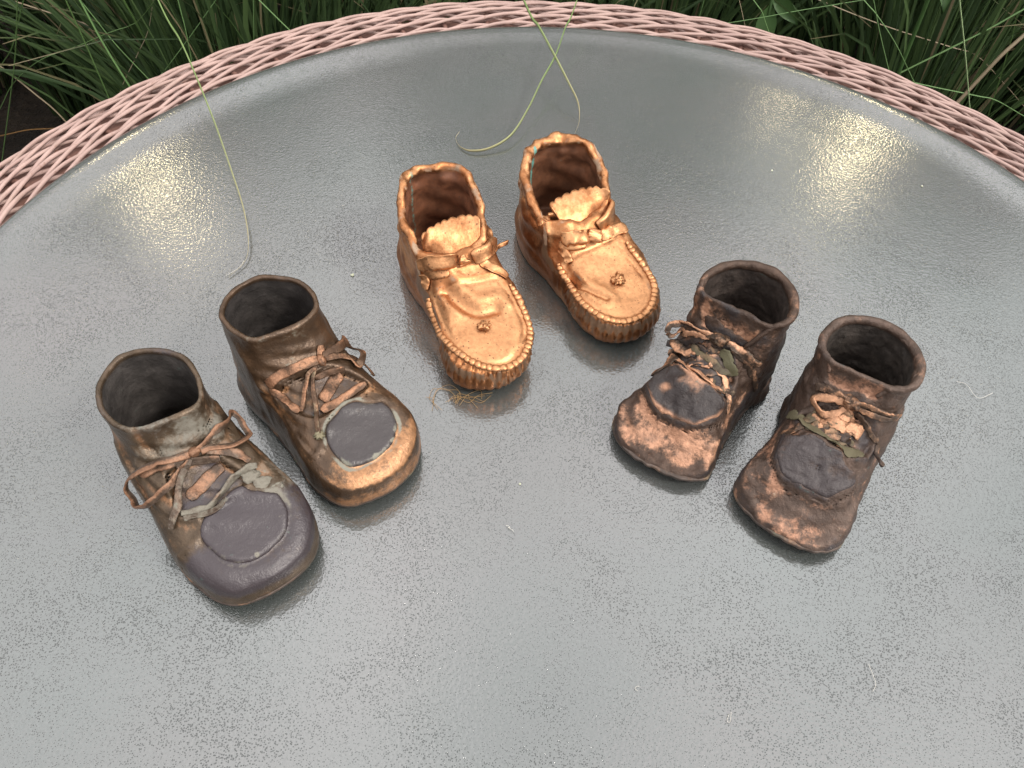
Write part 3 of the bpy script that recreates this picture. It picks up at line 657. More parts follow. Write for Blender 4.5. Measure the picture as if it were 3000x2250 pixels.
# ================================================================ the six bronzed baby shoes
def patina(name, base, copper, dust, dark, inner, rough=.5, metal=.75, fine=420., bd=.0007, speck=0.):
    m = Mat(name)
    n1 = m.noise(fine, 4, .65); n2 = m.noise(fine * .28, 4, .6); n3 = m.noise(fine * 3.5, 2, .6)
    jit = m.math('ADD', m.math('MULTIPLY', m.math('SUBTRACT', n1, .5), .9), m.math('MULTIPLY', m.math('SUBTRACT', n2, .5), .9))
    def f(a, k=1.): return m.step(m.math('ADD', m.attr(a), m.math('MULTIPLY', jit, k)), .22, .80)
    wear, dirt, dk, inn, gr = f("wear"), f("dirt"), f("dark", .8), m.attr("inner"), f("verd", 1.2)
    tone = m.mix(m.step(n2, .3, .7), tuple(v * .72 for v in base), tuple(v * 1.25 for v in base))
    c = m.mix(wear, tone, m.mix(m.step(n1, .3, .75), tuple(v * .8 for v in copper), tuple(min(1, v * 1.15) for v in copper)))
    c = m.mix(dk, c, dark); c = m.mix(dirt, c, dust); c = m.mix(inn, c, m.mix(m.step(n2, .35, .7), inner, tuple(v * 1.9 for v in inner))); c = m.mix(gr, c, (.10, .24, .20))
    pitd = m.step(n3, .64, .74)
    c = m.mix(m.math('MULTIPLY', pitd, .6), c, tuple(v * .5 for v in dark))
    if speck:
        vo = m.node("ShaderNodeTexVoronoi", {'Vector': m.tc.outputs['Object'], 'Scale': 560., 'Randomness': 1.}); rn = m.node("ShaderNodeSeparateColor", {'Color': vo.outputs['Color']}).outputs[0]
        sp_ = m.math('LESS_THAN', vo.outputs['Distance'], m.math('MULTIPLY', m.math('SUBTRACT', rn, .45), .55))
        c = m.mix(m.math('MULTIPLY', sp_, speck), c, (.10, .055, .035))
    mt = m.math('MULTIPLY', m.math('SUBTRACT', 1., m.math('MAXIMUM', dirt, m.math('MAXIMUM', m.math('MULTIPLY', inn, .8), m.math('MAXIMUM', m.math('MULTIPLY', dk, .75), gr)))), metal)
    rg = m.math('ADD', m.math('ADD', rough, m.math('MULTIPLY', dirt, .28)), m.math('MULTIPLY', m.math('SUBTRACT', n1, .5), .25))
    rg = m.math('ADD', rg, m.math('MULTIPLY', inn, .15), clamp=True)
    h = m.math('ADD', m.math('MULTIPLY', n1, 1.), m.math('ADD', m.math('MULTIPLY', n3, .3), m.math('MULTIPLY', n2, 1.2)))
    return m.set(color=c, rough=rg, metal=mt, normal=m.bump(h, bd, .55))

MATS = {
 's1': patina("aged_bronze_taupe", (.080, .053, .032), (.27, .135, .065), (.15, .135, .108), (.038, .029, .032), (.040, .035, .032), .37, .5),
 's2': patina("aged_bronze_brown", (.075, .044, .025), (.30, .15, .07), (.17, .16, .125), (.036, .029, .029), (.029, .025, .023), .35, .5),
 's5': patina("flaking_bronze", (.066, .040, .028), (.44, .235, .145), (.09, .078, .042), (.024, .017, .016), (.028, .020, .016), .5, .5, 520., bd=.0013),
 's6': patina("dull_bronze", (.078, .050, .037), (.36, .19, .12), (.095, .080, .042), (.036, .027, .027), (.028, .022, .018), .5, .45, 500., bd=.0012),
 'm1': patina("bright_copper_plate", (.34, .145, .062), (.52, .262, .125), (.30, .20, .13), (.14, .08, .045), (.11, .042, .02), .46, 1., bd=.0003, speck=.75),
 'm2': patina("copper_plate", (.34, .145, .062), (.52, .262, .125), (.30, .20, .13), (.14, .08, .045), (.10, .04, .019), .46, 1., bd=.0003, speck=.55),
}
LACE = {
 's1': patina("lace_taupe_copper", (.075, .048, .032), (.23, .12, .07), (.16, .145, .115), (.10, .08, .07), (.03, .03, .03), .48, .5, 700.),
 's2': patina("lace_copper_brown", (.08, .043, .024), (.27, .135, .075), (.18, .155, .095), (.07, .05, .04), (.03, .03, .03), .42, .6, 700.),
 's5': patina("lace_frayed_bronze", (.060, .040, .028), (.50, .27, .16), (.075, .068, .034), (.035, .028, .028), (.03, .03, .03), .45, .55, 800.),
 's6': patina("lace_frayed_dull_bronze", (.072, .046, .032), (.42, .22, .125), (.085, .072, .038), (.04, .032, .035), (.03, .03, .03), .45, .55, 800.),
}
LACE['m1'] = MATS['m1']; LACE['m2'] = MATS['m2']
MAT_SOLE = patina("dark_sole", (.07, .05, .04), (.4, .22, .12), (.12, .13, .08), (.03, .025, .025), (.02, .02, .02), .6, .3)

class Shoe:
    def __init__(s, key, label, group):
        s.k = key; s.sp = SPEC[key]; s.pt = PTS[key]
        s.g, s.D, s.F, s.zt = body_sdf(s.sp)
        ox, oy, an = FRAME[key]
        s.root = tag(empty("baby_shoe", (ox, oy, T + .0002), R(an)), label, "baby shoe", group)
        s.seed = sum(map(ord, key)); s.rs = np.random.RandomState(s.seed)
        s.up = sstep(6, 14, s.g.Z)
    def xy(s, n): return [(p[0], p[1]) for p in s.pt[n]]
    def region(s, n, closed=True, smooth=True, N=80):
        q = s.xy(n)
        q = (closed_curve(q, N) if closed else open_curve(q, 40)) if smooth else q
        return dist_poly(s.g.X2, s.g.Y2, q, closed)
    def push(s, a2, zmin=6, zmax=14):
        """raise (+) the skin by a2 mm in plan"""
        s.D = s.D - a2[..., None] * sstep(zmin, zmax, s.g.Z)
    def ridge(s, n, amp, w, **kw):
        d = s.region(n, False); s.push(amp * np.exp(-(d / w) ** 2), **kw)
    def rough(s, amps):
        P = s.g.pts(); near = np.abs(s.D) < 7
        add = np.zeros(s.D.shape, np.float32); Pn = P[near]
        v = 0
        for i, (sc, am) in enumerate(amps): v = v + am * noise3(Pn, sc, s.seed + i * 7)
        add[near] = v; s.D = s.D - add
    def attrs(s, V, N=None, **fields):
        out = {k: np.zeros(len(V)) for k in ("wear", "dirt", "dark", "inner", "verd")}
        for k, v in fields.items(): out[k] = v
        return out
    def part(s, name, S, mat, field=None, parent=None, label=None):
        V, Q = surface_nets(S, s.g.o, VOX)
        at = s.attrs(V)
        if field: at.update(field(V))
        o = obj(name, mesh_np(name, V * .001, Q, True, at), mat, parent or s.root)
        if label: o["label"] = label
        return o
    def plan(s, a2, V):
        """sample a plan map at vertices"""
        q = np.clip((V[:, :2] - s.g.o[:2]) / VOX, 0, np.array(a2.shape) - 1.001); i = q.astype(int); t = q - i
        return (a2[i[:, 0], i[:, 1]] * (1 - t[:, 0]) * (1 - t[:, 1]) + a2[i[:, 0] + 1, i[:, 1]] * t[:, 0] * (1 - t[:, 1]) + a2[i[:, 0], i[:, 1] + 1] * (1 - t[:, 0]) * t[:, 1] + a2[i[:, 0] + 1, i[:, 1] + 1] * t[:, 0] * t[:, 1])
    def curv(s, V):
        """convexity of the skin: + on raised edges, - in creases"""
        n = s.g.grad(s.D, V, 1.5); return (s.g.sample(s.D, V + n * 2.2) + s.g.sample(s.D, V - n * 2.2) - 2 * s.g.sample(s.D, V)) * -1.
    def lace(s, name, pts, w, t=.62, h=.5, lift=0., n=None, twist=0., taper=(.6, .6), snap=True, wear=.5, dirt=0., dark=0., sides=14, jig=.28, mat=None, parent=None, pw=.55, fold=.16, ease=.35):
        P = np.array(pts if not isinstance(pts, str) else s.pt[pts], float)
        L = np.linalg.norm(np.diff(P, axis=0), axis=1).sum()
        n = n or int(max(10, L / .7))
        P = open_curve(P, n); u = np.linspace(0, 1, n)
        keep = P.copy()
        if snap:
            Ps, N = s.g.snap(s.D, P, 0.)
            far = np.linalg.norm(Ps - P, axis=1)[:, None]
            P = np.where(far < 6, Ps, P)
            k = np.ones(5) / 5
            for _ in range(2):
                Pp = np.pad(P, ((2, 2), (0, 0)), 'edge'); P = np.stack([np.convolve(Pp[:, j], k, 'valid') for j in range(3)], 1)
                Np = np.pad(N, ((2, 2), (0, 0)), 'edge'); N = np.stack([np.convolve(Np[:, j], k, 'valid') for j in range(3)], 1)
            N /= np.linalg.norm(N, axis=1)[:, None]
        else:
            N = np.tile([0, 0, 1.], (n, 1))
        hh = (h + lift * np.sin(np.pi * u) ** .8)[:, None]
        P = P + N * hh
        P += np.stack([np.interp(u, np.linspace(0, 1, max(4, n // 5)), s.rs.normal(0, jig, max(4, n // 5))) for _ in range(3)], 1) * .6
        w = w * (1.12 if s.k[0] == 's' else 1.1); t = t * .8
        ww = np.interp(u, [0, .12, .88, 1], [w * taper[0], w, w, w * taper[1]]) * (1 + np.interp(u, np.linspace(0, 1, max(4, n // 4)), s.rs.normal(0, .10, max(4, n // 4))))
        tw = np.interp(u, np.linspace(0, 1, 6), s.rs.normal(0, .16, 6)) + np.asarray(twist) * np.sin(np.pi * u)
        V, Q = sweep(P, ww, t, N, sides=sides, twist=tw, pw=pw)
        if s.k in ('s5', 's6'):   # ragged edges
            a = np.tile(np.cos(np.linspace(0, 2 * np.pi, sides, endpoint=False)), n); V = V + np.repeat(np.cross(frames(P)[0], N), sides, 0) * (np.sign(a) * (np.abs(a) > .6) * noise3(V, 1.3, 71) * w * .38)[:, None]
        if fold:   # lengthwise pleats
            a = np.tile(np.linspace(0, 2 * np.pi, sides, endpoint=False), n)
            V = V + np.repeat(N, sides, 0) * (np.cos(3 * a) * fold)[:, None] * np.maximum(np.sin(a), 0)[:, None]
        V = V + .10 * np.stack([noise3(V, 1.6, 3 + k) for k in range(3)], 1)
        hv = np.repeat((V.reshape(n, sides, 3) - P[:, None]).__matmul__(np.ones((3, 1)))[..., 0] * 0, 1, 0).ravel()
        top = ((V.reshape(n, sides, 3) - P[:, None]) * N[:, None]).sum(2).ravel() / max(t, .3)
        at = s.attrs(V, wear=np.clip(wear - (.52 if s.k in ('s1', 's2') else .38 if s.k[0] == 's' else .1) + .42 * top + .45 * noise3(V, 5, 9), -1, 2), dirt=np.clip(dirt + .15 * noise3(V, 4, 8), -1, 2), dark=np.clip(dark - .25 * top, -1, 2))
        return obj(name, mesh_np(name, V * .001, Q, True, at), mat or LACE[s.k], parent or s.root)
    def blob(s, name, c, r, amp=.5, sc=1.8, wear=.6, dirt=0., dark=0., seg=20, h=.3, parent=None, mat=None):
        c = np.array(c, float); N = s.g.grad(s.D, c, 2.); c = c + N * h
        a = np.linspace(0, 2 * np.pi, seg, endpoint=False); b = np.linspace(0, np.pi, seg // 2 + 1)
        A, B = np.meshgrid(a, b); U = np.stack([np.sin(B) * np.cos(A), np.sin(B) * np.sin(A), np.cos(B)], -1).reshape(-1, 3)
        z = N; x = np.cross([0, 1., 0], z); x /= np.linalg.norm(x); y = np.cross(z, x)
        V = U * np.array(r); V = V * (1 + amp * .4 * noise3(U * 3 + c, sc * .6, s.seed)[:, None])
        V = c + V[:, :1] * x + V[:, 1:2] * y + V[:, 2:] * z
        i, j = np.meshgrid(np.arange(seg // 2), np.arange(seg), indexing='ij'); j2 = (j + 1) % seg
        Q = np.stack([i * seg + j, (i + 1) * seg + j, (i + 1) * seg + j2, i * seg + j2], -1).reshape(-1, 4)
        at = s.attrs(V, wear=np.full(len(V), wear) + .3 * noise3(V, 2.5, 5), dirt=np.full(len(V), dirt), dark=np.full(len(V), dark))
        return obj(name, mesh_np(name, V * .001, Q, True, at), mat or LACE[s.k], parent or s.root)
    def finish(s, th, rr, field, zc=None, name="upper", sole=True):
        g = s.g
        zc = zc if zc is not None else s.sp['zc']
        zc = zc(g.X, g.Y) if callable(zc) else zc + 0 * g.X
        ka = 2.0 if s.k[0] == 'm' else 1.0
        zc = zc + .9 * ka * noise3(np.stack([g.X2, g.Y2, g.X2 * 0], -1), 9, s.seed)[..., None] + .35 * ka * noise3(np.stack([g.X2, g.Y2, g.X2 * 0], -1), 3, s.seed + 1)[..., None]
        S = shell(g, s.D, zc, th, rr)
        tl = toe_lift(s.sp, g.X)
        if sole: S = np.maximum(S, 1.2 + tl - g.Z)
        V, Q = surface_nets(S, g.o, VOX)
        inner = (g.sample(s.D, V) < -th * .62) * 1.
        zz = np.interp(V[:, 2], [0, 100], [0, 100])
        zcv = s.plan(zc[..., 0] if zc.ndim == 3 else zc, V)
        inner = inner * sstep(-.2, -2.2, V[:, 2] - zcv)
        at = s.attrs(V); at.update(field(V)); at["inner"] = inner  # inside gets a darker colour, its shading put into the tone
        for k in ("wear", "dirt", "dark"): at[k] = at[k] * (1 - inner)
        if s.k[0] == 's': at['verd'] = at['verd'] * 0
        obj(name, mesh_np(name, V * .001, Q, True, at), MATS[s.k], s.root)
        if sole:
            E = np.maximum(np.maximum((s.F - .35)[..., None] + .9 * np.clip(1 - (g.Z - tl) / 3, 0, 1) ** 2, g.Z - 3.2 - tl), .05 + tl - g.Z) + 0 * g.Z
            s.part("sole", E, MAT_SOLE, lambda V: dict(wear=.2 + .3 * noise3(V, 6, 2), dirt=.1 + .4 * noise3(V, 8, 4), dark=.3 + 0 * V[:, 0]))

def lens(g, D, off, th, region): return smax(smax(np.abs(D + off) - th, region[..., None] + 0 * D, .8), 12 - g.Z + 0 * D, .5)
def nz(V, sc, sd): return noise3(V, sc, sd)
PAIR = {'l': "smooth dark laced bronzed baby shoes", 'm': "bright copper baby moccasins", 'r': "flaking bronzed baby shoes with rolled collars"}

# ------------------------------------------------ far left pair: smooth laced boots
def boot_left(key, label):
    s = Shoe(key, label, PAIR['l']); g = s.g; p = s.pt
    cap = s.region('cap') + .3 * noise3(np.stack([g.X2, g.Y2, 0 * g.X2], -1), 5, 61); slot = s.region('slot')
    s.push(.8 * sstep(0, -2.5, cap) - .45 * np.exp(-(cap / .8) ** 2))            # oval vamp with its seam
    s.push(-2.0 * sstep(1.2, -1.5, slot) + .8 * np.exp(-((slot - 1.4) / 1.4) ** 2), 20, 26)   # lace opening between the facings
    ql = s.region('qleft', False); qr = s.region('qright', False)
    s.push(.9 * np.exp(-(ql / 1.3) ** 2) + .8 * np.exp(-(qr / 1.3) ** 2))
    if key == 's1': s.ridge('crease1', -1.2, 1.6); s.ridge('crease2', -1.1, 1.8)
    else: s.ridge('crack', .7, 1.); s.ridge('crack2', -.5, .8)
    s.rough([(22, .75), (9, .42), (4, .16)])
    wrinkle = .6 * np.sin(g.Z * .9 + .25 * g.Y + 1.2 * np.sin(g.X * .12)) * sstep(26, 34, g.Z) * sstep(58, 50, g.Z) * sstep(38, 46, g.X)
    s.D = s.D - wrinkle
    L = s.sp['L']
    def field(V):
        x, y, z = V.T; cv = s.curv(V)
        cp = s.plan(cap, V); ring = np.exp(-((cp - .4 - .8 * nz(V, 5, 44)) / 1.1) ** 2)
        side = sstep(40, 10, z)
        if key == 's1':
            wear = .18 + .35 * side * sstep(95, 60, x) + .28 * cv + .18 * nz(V, 14, 3) + .4 * np.exp(-((z - 26) / 9) ** 2) * sstep(60, 20, x)
            dirt = -.05 + .45 * sstep(34, 50, z) * sstep(20, 45, x) + .35 * nz(V, 10, 5) + .5 * sstep(12, 26, y) * sstep(60, 74, x) * sstep(92, 80, x) + .45 * ring * sstep(14, 20, z) * (.6 + .6 * nz(V, 6, 11))
            dark = .05 + .85 * sstep(80, 92, x + .2 * y) * sstep(10, 17, z) + .3 * nz(V, 16, 6) + .25 * sstep(50, 62, z)
        else:
            wear = .10 + .3 * side + .3 * cv + .3 * nz(V, 13, 3) + .32 * sstep(96, 106, x + .25 * y) * sstep(4, 12, z)
            dirt = -.12 + .3 * nz(V, 10, 5) + 1.15 * ring * sstep(14, 20, z) * (.65 + .6 * nz(V, 6, 11)) + .3 * sstep(44, 56, z) * sstep(15, 38, x)
            dark = -.05 + .3 * nz(V, 16, 6) + .35 * sstep(.5, -2, cp) * sstep(14, 20, z) + .2 * sstep(54, 62, z)
        dark = dark + .5 * sstep(0, -2.5, s.plan(slot, V)) * sstep(20, 26, z)  # dark patina in the lace opening, deepened to paint its depth shade
        return dict(wear=wear, dirt=dirt, dark=dark)
    s.finish(2.0, 1.25, field)
    s.part("toe_cap", lens(g, s.D, .6, 1.2, cap + .6), MATS[key], lambda V: dict(wear=-.2 + .15 * nz(V, 12, 3) , dark=.95 + .25 * nz(V, 9, 7), dirt=-.12 + .35 * nz(V, 11, 8) + .8 * sstep(.45, .8, nz(V, 3.2, 19)) * sstep(-9, -2, s.plan(cap, V)) + (.22 if key == 's1' else .5) * (1 + nz(V, 5, 12)) * np.exp(-((s.plan(cap, V) + 1.2) / 1.3) ** 2)))
    return s
s1 = boot_left('s1', "leftmost bronzed baby shoe, wide plain dark oval toe and a looped lace bow")
q = s1.pt
s1.lace("tongue_fold", 'diag', 2.6, .8, .3, wear=.75)
s1.lace("lace", 'under', 1.7, .6, .9, wear=.35, dirt=.2)
s1.lace("lace", 'cross', 2.0, .6, 1.0, .8, wear=.45, dirt=.2)
s1.lace("lace", 'lower', 1.6, .9, 1.0, .5, wear=.15, dirt=.65, twist=1.2)
s1.lace("lace", [(p[0] + 3, p[1] + .5, p[2]) for p in q['lower'][:4]], 1.6, .5, .6, wear=.2, dirt=.45)
s1.lace("lace_end", 'tail', 1.5, .6, 1.4, 1.2, wear=.3, dirt=.4)
s1.lace("bow_loop", 'loop_l', 1.5, .55, 1.2, 2.8, wear=.75, twist=.9, taper=(1, 1))
s1.lace("bow_loop", 'loop_r', 1.5, .55, 1.2, 2.2, wear=.75, twist=.8, taper=(1, 1))
s1.lace("bow_tail", [q['knot'][0]] + [(p[0] + 1.5, p[1] - .4, p[2]) for p in q['loop_l'][1:4]], 2.2, .6, .8, wear=.5)
s1.blob("knot", q['knot'][0], (2.3, 3.2, 2.2), wear=.8, h=1.4)
s1.blob("lace_lump", q['lump'][0], (3.0, 4.2, 1.3), 1.2, wear=.1, dirt=.75, h=.2)
s1.blob("lace_lump", q['lump'][1], (3.6, 4.4, 1.2), 1.2, wear=.1, dirt=.8, h=.1)
s1.blob("lace_lump", q['lump'][2], (2.0, 3.0, 1.0), 1.2, wear=.1, dirt=.9, h=.1)

s2 = boot_left('s2', "second shoe from the left, orange bronze toe edge round a dark patch ringed in grey")
q = s2.pt
s2.lace("tongue_fold", 'diag', 3.0, .9, .3, wear=.7)
s2.lace("lace", 'under', 1.6, .6, .8, wear=.4)
s2.lace("lace", 'band', 2.4, .7, .9, .3, wear=.6, taper=(.5, 1.1))
s2.lace("lace", 'low_l', 1.9, .8, .9, wear=.65)
s2.lace("lace", 'lower', 2.0, .9, 1.1, .4, wear=.75, twist=.4)
s2.lace("lace_end", 'tail_a', 1.0, .7, 1.2, 1.4, wear=.55, dirt=.2)
o = s2.lace("lace_end", 'tail_b', 1.0, .7, 1.2, 1.6, wear=.45, dirt=.25)
s2.blob("frayed_tip", q['tip'][0], (1.8, 2.2, 1.1), 2., 1., wear=.2, dirt=1.2, h=.9, parent=o)
s2.lace("lace", 'right', 1.7, .6, 1.2, 1.0, wear=.5, dirt=.2)
s2.lace("bow_loop", 'loop_r', 1.9, .6, 1.2, 1.5, wear=.35, dirt=.2, twist=.5)
s2.lace("strap", 'strap', 1.8, .8, .6, wear=.75)
s2.blob("knot", q['knot'][0], (3.2, 2.2, 2.0), wear=.8, h=1.2)

# ------------------------------------------------ right pair: boots with rolled collars
def boot_right(key, label):
    s = Shoe(key, label, PAIR['r']); g = s.g
    cap = s.region('cap') + 1.1 * noise3(np.stack([g.X2, g.Y2, 0 * g.X2], -1), 5, 61); slot = s.region('slot'); tg = s.region('tongue')
    s.push(1.9 * sstep(.8, -2.2, cap) + .5 * np.exp(-((cap + 1.5) / 1.5) ** 2) - .5 * np.exp(-((cap - 2.5) / 2.2) ** 2))
    s.push(-2.2 * sstep(1.5, -1.5, slot) + .9 * np.exp(-((slot - 2.2) / 1.6) ** 2), 20, 26)
    s.push(-1.6 * sstep(1, -2, tg), 40, 46)
    pit = s.pt['pit'][0]; s.push(-1.2 * np.exp(-(((g.X2 - pit[0]) / 5) ** 2 + ((g.Y2 - pit[1]) / 8) ** 2)))
    pr = 1.2 * np.minimum(0, noise3(np.stack([g.X2, g.Y2, 0 * g.X2], -1), 2.8, 91) - .05) * 2 * sstep(0, -3, cap) * sstep(16, 4, np.hypot(g.X2 - pit[0], g.Y2 - pit[1])); s.push(pr)
    # broad toe: shallow trough between the cap and a raised edge
    s.push(1.1 * np.exp(-((s.F + 2.4) / 2.0) ** 2) * sstep(66, 84, g.X2) - .6 * np.exp(-((s.F + 7) / 2.6) ** 2) * sstep(80, 88, g.X2), 2, 6)
    if key == 's5': s.push(.5 * np.exp(-((s.F + 9) / 1.8) ** 2) * sstep(84, 92, g.X2))
    s.rough([(16, .9), (7.5, .75), (3.2, .42)])
    P = g.pts(); near = np.abs(s.D) < 4
    fold = np.zeros(s.D.shape, np.float32); fold[near] = 1.3 * noise3(P[near] * (1, .6, 1), 3.6, 55); s.D = s.D - fold * (sstep(4, -1, slot) * sstep(2, 5, np.abs(cap) + 4 * (cap > 0)))[..., None]
    crust = np.zeros(s.D.shape, np.float32); Pn = P[near]
    crust[near] = .8 * np.maximum(0, noise3(Pn * (1, .7, 1), 4.0, 77)) - .9 * np.maximum(0, noise3(Pn, 2.6, 78) - .45) ; s.D = s.D - crust
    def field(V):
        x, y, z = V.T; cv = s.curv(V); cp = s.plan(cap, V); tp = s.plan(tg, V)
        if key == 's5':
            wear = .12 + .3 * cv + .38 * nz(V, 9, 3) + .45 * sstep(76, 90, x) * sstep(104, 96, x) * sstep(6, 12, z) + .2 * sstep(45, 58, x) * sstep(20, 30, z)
            dark = .12 + .55 * sstep(2, -2, s.plan(slot, V)) * sstep(18, 24, z) - .2 * cv + .3 * nz(V, 8, 6) + .25 * sstep(46, 38, x) * sstep(35, 45, z)  # slot term: dark patina that also paints the shade between the laces
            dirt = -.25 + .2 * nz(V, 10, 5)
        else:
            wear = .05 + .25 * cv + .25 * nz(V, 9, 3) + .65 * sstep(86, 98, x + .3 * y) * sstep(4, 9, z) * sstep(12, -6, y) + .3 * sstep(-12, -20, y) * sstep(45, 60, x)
            dark = .08 + .5 * sstep(2, -2, s.plan(slot, V)) * sstep(18, 24, z) - .2 * cv + .28 * nz(V, 10, 6)  # slot term: patina plus painted shade inside the deep opening
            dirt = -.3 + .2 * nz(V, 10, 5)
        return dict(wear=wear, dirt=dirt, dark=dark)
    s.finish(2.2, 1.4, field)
    def capf(V):
        c = s.plan(cap, V)
        if key == 's5':
            return dict(wear=.30 + .7 * nz(V, 7, 5) + .35 * nz(V, 2.6, 25) + .4 * sstep(-5, -1, c) + .3 * sstep(0, 12, V[:, 1]), dark=.75 - .5 * nz(V, 7, 5) - .4 * sstep(-5, -1, c), dirt=0 * c - .3)
        return dict(wear=-.05 + .45 * nz(V, 6, 5) + .3 * nz(V, 2.6, 25) + .3 * sstep(-4, 0, c), dark=.8 + .4 * nz(V, 5, 6), dirt=-.15 + .3 * nz(V, 7, 15))
    s.part("toe_cap", lens(g, s.D, .45, 1.3, cap + 2.0), MATS[key], capf)
    # rolled collar: round the back of the opening and down both facings
    rim = closed_curve(RIM[key], 60); rim = np.c_[rim, np.full(60, 62.)]
    c = rim[:, :2].mean(0); rim[:, :2] = c + (rim[:, :2] - c) * .955
    cl, cr = np.array(s.pt['collar_l']), np.array(s.pt['collar_r'])
    i0 = np.argmin(np.linalg.norm(rim - cr[0], axis=1)); i1 = np.argmin(np.linalg.norm(rim - cl[0], axis=1))
    mid = rim[i1:i0 + 1][::-1] if i1 < i0 else np.vstack([rim[i1:], rim[:i0 + 1]])[::-1]
    # order: down right facing -> up -> around back -> down left facing
    path = np.vstack([cr[::-1][:-1], mid, cl[1:]])
    P = open_curve(path[::2] if len(path) > 30 else path, 150); u = np.linspace(0, 1, 150)
    P = np.stack([np.convolve(np.pad(P[:, j], 4, 'edge'), np.ones(9) / 9, 'valid') for j in range(3)], 1)
    rad = np.interp(u, [0, .12, .2, .5, .8, .88, 1], [1.0, 2.0, 2.5, 2.7, 2.5, 2.0, 1.0]) * (1 + .07 * np.interp(u, np.linspace(0, 1, 24), s.rs.normal(0, 1, 24)))
    V, Q = sweep(P, rad * .9, rad, sides=16)
    V = V + .22 * np.stack([noise3(V, 4, 30 + k) for k in range(3)], 1)
    at = s.attrs(V, wear=.1 + .35 * nz(V, 7, 3), dark=.12 + .3 * nz(V, 9, 4), dirt=-.3 + 0 * V[:, 0])
    obj("collar", mesh_np("collar", V * .001, Q, True, at), MATS[key], s.root)
    s.part("tongue", lens(g, s.D, .5, 1.3, tg + 1.5), MATS[key], lambda V: dict(wear=.05 + .3 * nz(V, 8, 3), dark=.35 + .35 * nz(V, 7, 4) + .5 * sstep(54, 46, V[:, 2]), dirt=-.1 + .2 * nz(V, 6, 6)))
    return s
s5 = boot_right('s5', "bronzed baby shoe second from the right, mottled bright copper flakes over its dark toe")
q = s5.pt
s5.lace("lace", 'left', 2.3, .9, .7, wear=.45, dark=.25, dirt=.1)
s5.lace("lace", 'dark_band', 1.9, .7, .8, wear=.0, dark=.8, dirt=.1)
s5.lace("lace", 'bright', 1.5, .8, 1.2, .5, wear=1.1)
s5.lace("lace", [(p[0] + 1.6, p[1] - .2, p[2] - .4) for p in q['bright']], 1.3, .5, .7, wear=.7, dark=.2)
s5.lace("lace", 'mid', 1.6, .8, 1.0, .6, wear=.2, dirt=.45, dark=.2)
s5.lace("lace", [(p[0] - 2.0, p[1] + .3, p[2] + .6) for p in q['mid']], 1.2, .6, .8, wear=.1, dark=.75)
s5.lace("lace", 'band', 1.7, .6, 1.3, 1.0, wear=.6, dark=.1)
s5.lace("bow_loop", 'loop', 1.5, .6, 1.3, 2.0, wear=.35, dark=.2, twist=.8)
s5.lace("bow_tail", 'tail_a', 1.9, .9, 1.2, 1.0, wear=.35, dirt=.1, fold=.3, sides=16)
s5.lace("lace_end", 'tail_b', 2.2, .7, 1.4, .8, wear=.1, dirt=.8)
s5.lace("facing_edge", 'tail_c', 1.6, 1.0, .3, wear=.45)
s5.lace("facing_edge", 'ridge', 1.3, .9, .2, wear=.6)
def ragged(s, n, seed, cols):
    rs = np.random.RandomState(seed); a, b = np.array(s.pt['slot']), np.array(s.pt['knot'][0]); c = a.mean(0)
    for k in range(n):
        p = c + (a[rs.randint(len(a))] - c) * rs.uniform(.2, .95); d = np.array([rs.normal(.2, .6), rs.choice([-1, 1]) * rs.uniform(.6, 1.2), 0]) * rs.uniform(3, 6.5)
        q = [p - d, p + (rs.normal(0, .8), rs.normal(0, .8), 0), p + d]
        for i in range(3): q[i] = np.array(q[i]); q[i][2] = c[2] + 2 - abs(q[i][1] - c[1]) * .25 - (q[i][0] - c[0]) * .5
        w, dk, dr = cols[rs.randint(len(cols))]
        s.lace("lace_scrap", q, rs.uniform(1.2, 2.9), .75, rs.uniform(.2, 1.0), wear=w, dark=dk, dirt=dr, twist=rs.uniform(-.5, .5), n=16)
ragged(s5, 20, 8, [(.9, 0, 0), (.5, .4, .1), (.1, .8, .1), (.3, .3, .4)])
s5.blob("knot", q['knot'][0], (3.2, 5.0, 3.0), 1.2, wear=.35, dirt=.3, h=1.6)
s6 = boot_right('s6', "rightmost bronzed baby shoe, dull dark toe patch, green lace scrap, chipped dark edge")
q = s6.pt
s6.lace("lace", 'left', 2.2, .8, .6, wear=.4, dark=.3, dirt=.2)
s6.lace("lace", 'inner', 2.2, .7, .6, wear=.6, dark=.1)
s6.lace("lace", 'wide', 2.9, .8, .9, .4, wear=1.0)
s6.lace("woven_lace", 'woven', 2.5, .5, 1.1, .4, wear=.1, dirt=1.1)
s6.lace("lace", 'upper', 1.9, .7, 1.0, .6, wear=.35, dark=.35)
s6.lace("bow_loop", 'loop', 1.7, .7, 1.2, 2.0, wear=.9, twist=.5, dirt=-.1)
s6.lace("bow_tail", 'tail_a', 1.3, .8, 1.4, .8, wear=.5)
s6.lace("bow_tail", 'tail_a2', 1.2, .8, 1.2, .6, wear=.45)
s6.lace("facing_edge", 'dark', 1.4, .9, .5, wear=.25, dark=.45, dirt=.2)
ragged(s6, 20, 14, [(.9, 0, 0), (.6, .3, .1), (.2, .7, .1), (.3, .2, .45)])
s6.blob("knot", q['knot'][0], (3.0, 4.8, 2.9), 1.2, wear=.45, dirt=.25, h=1.6)

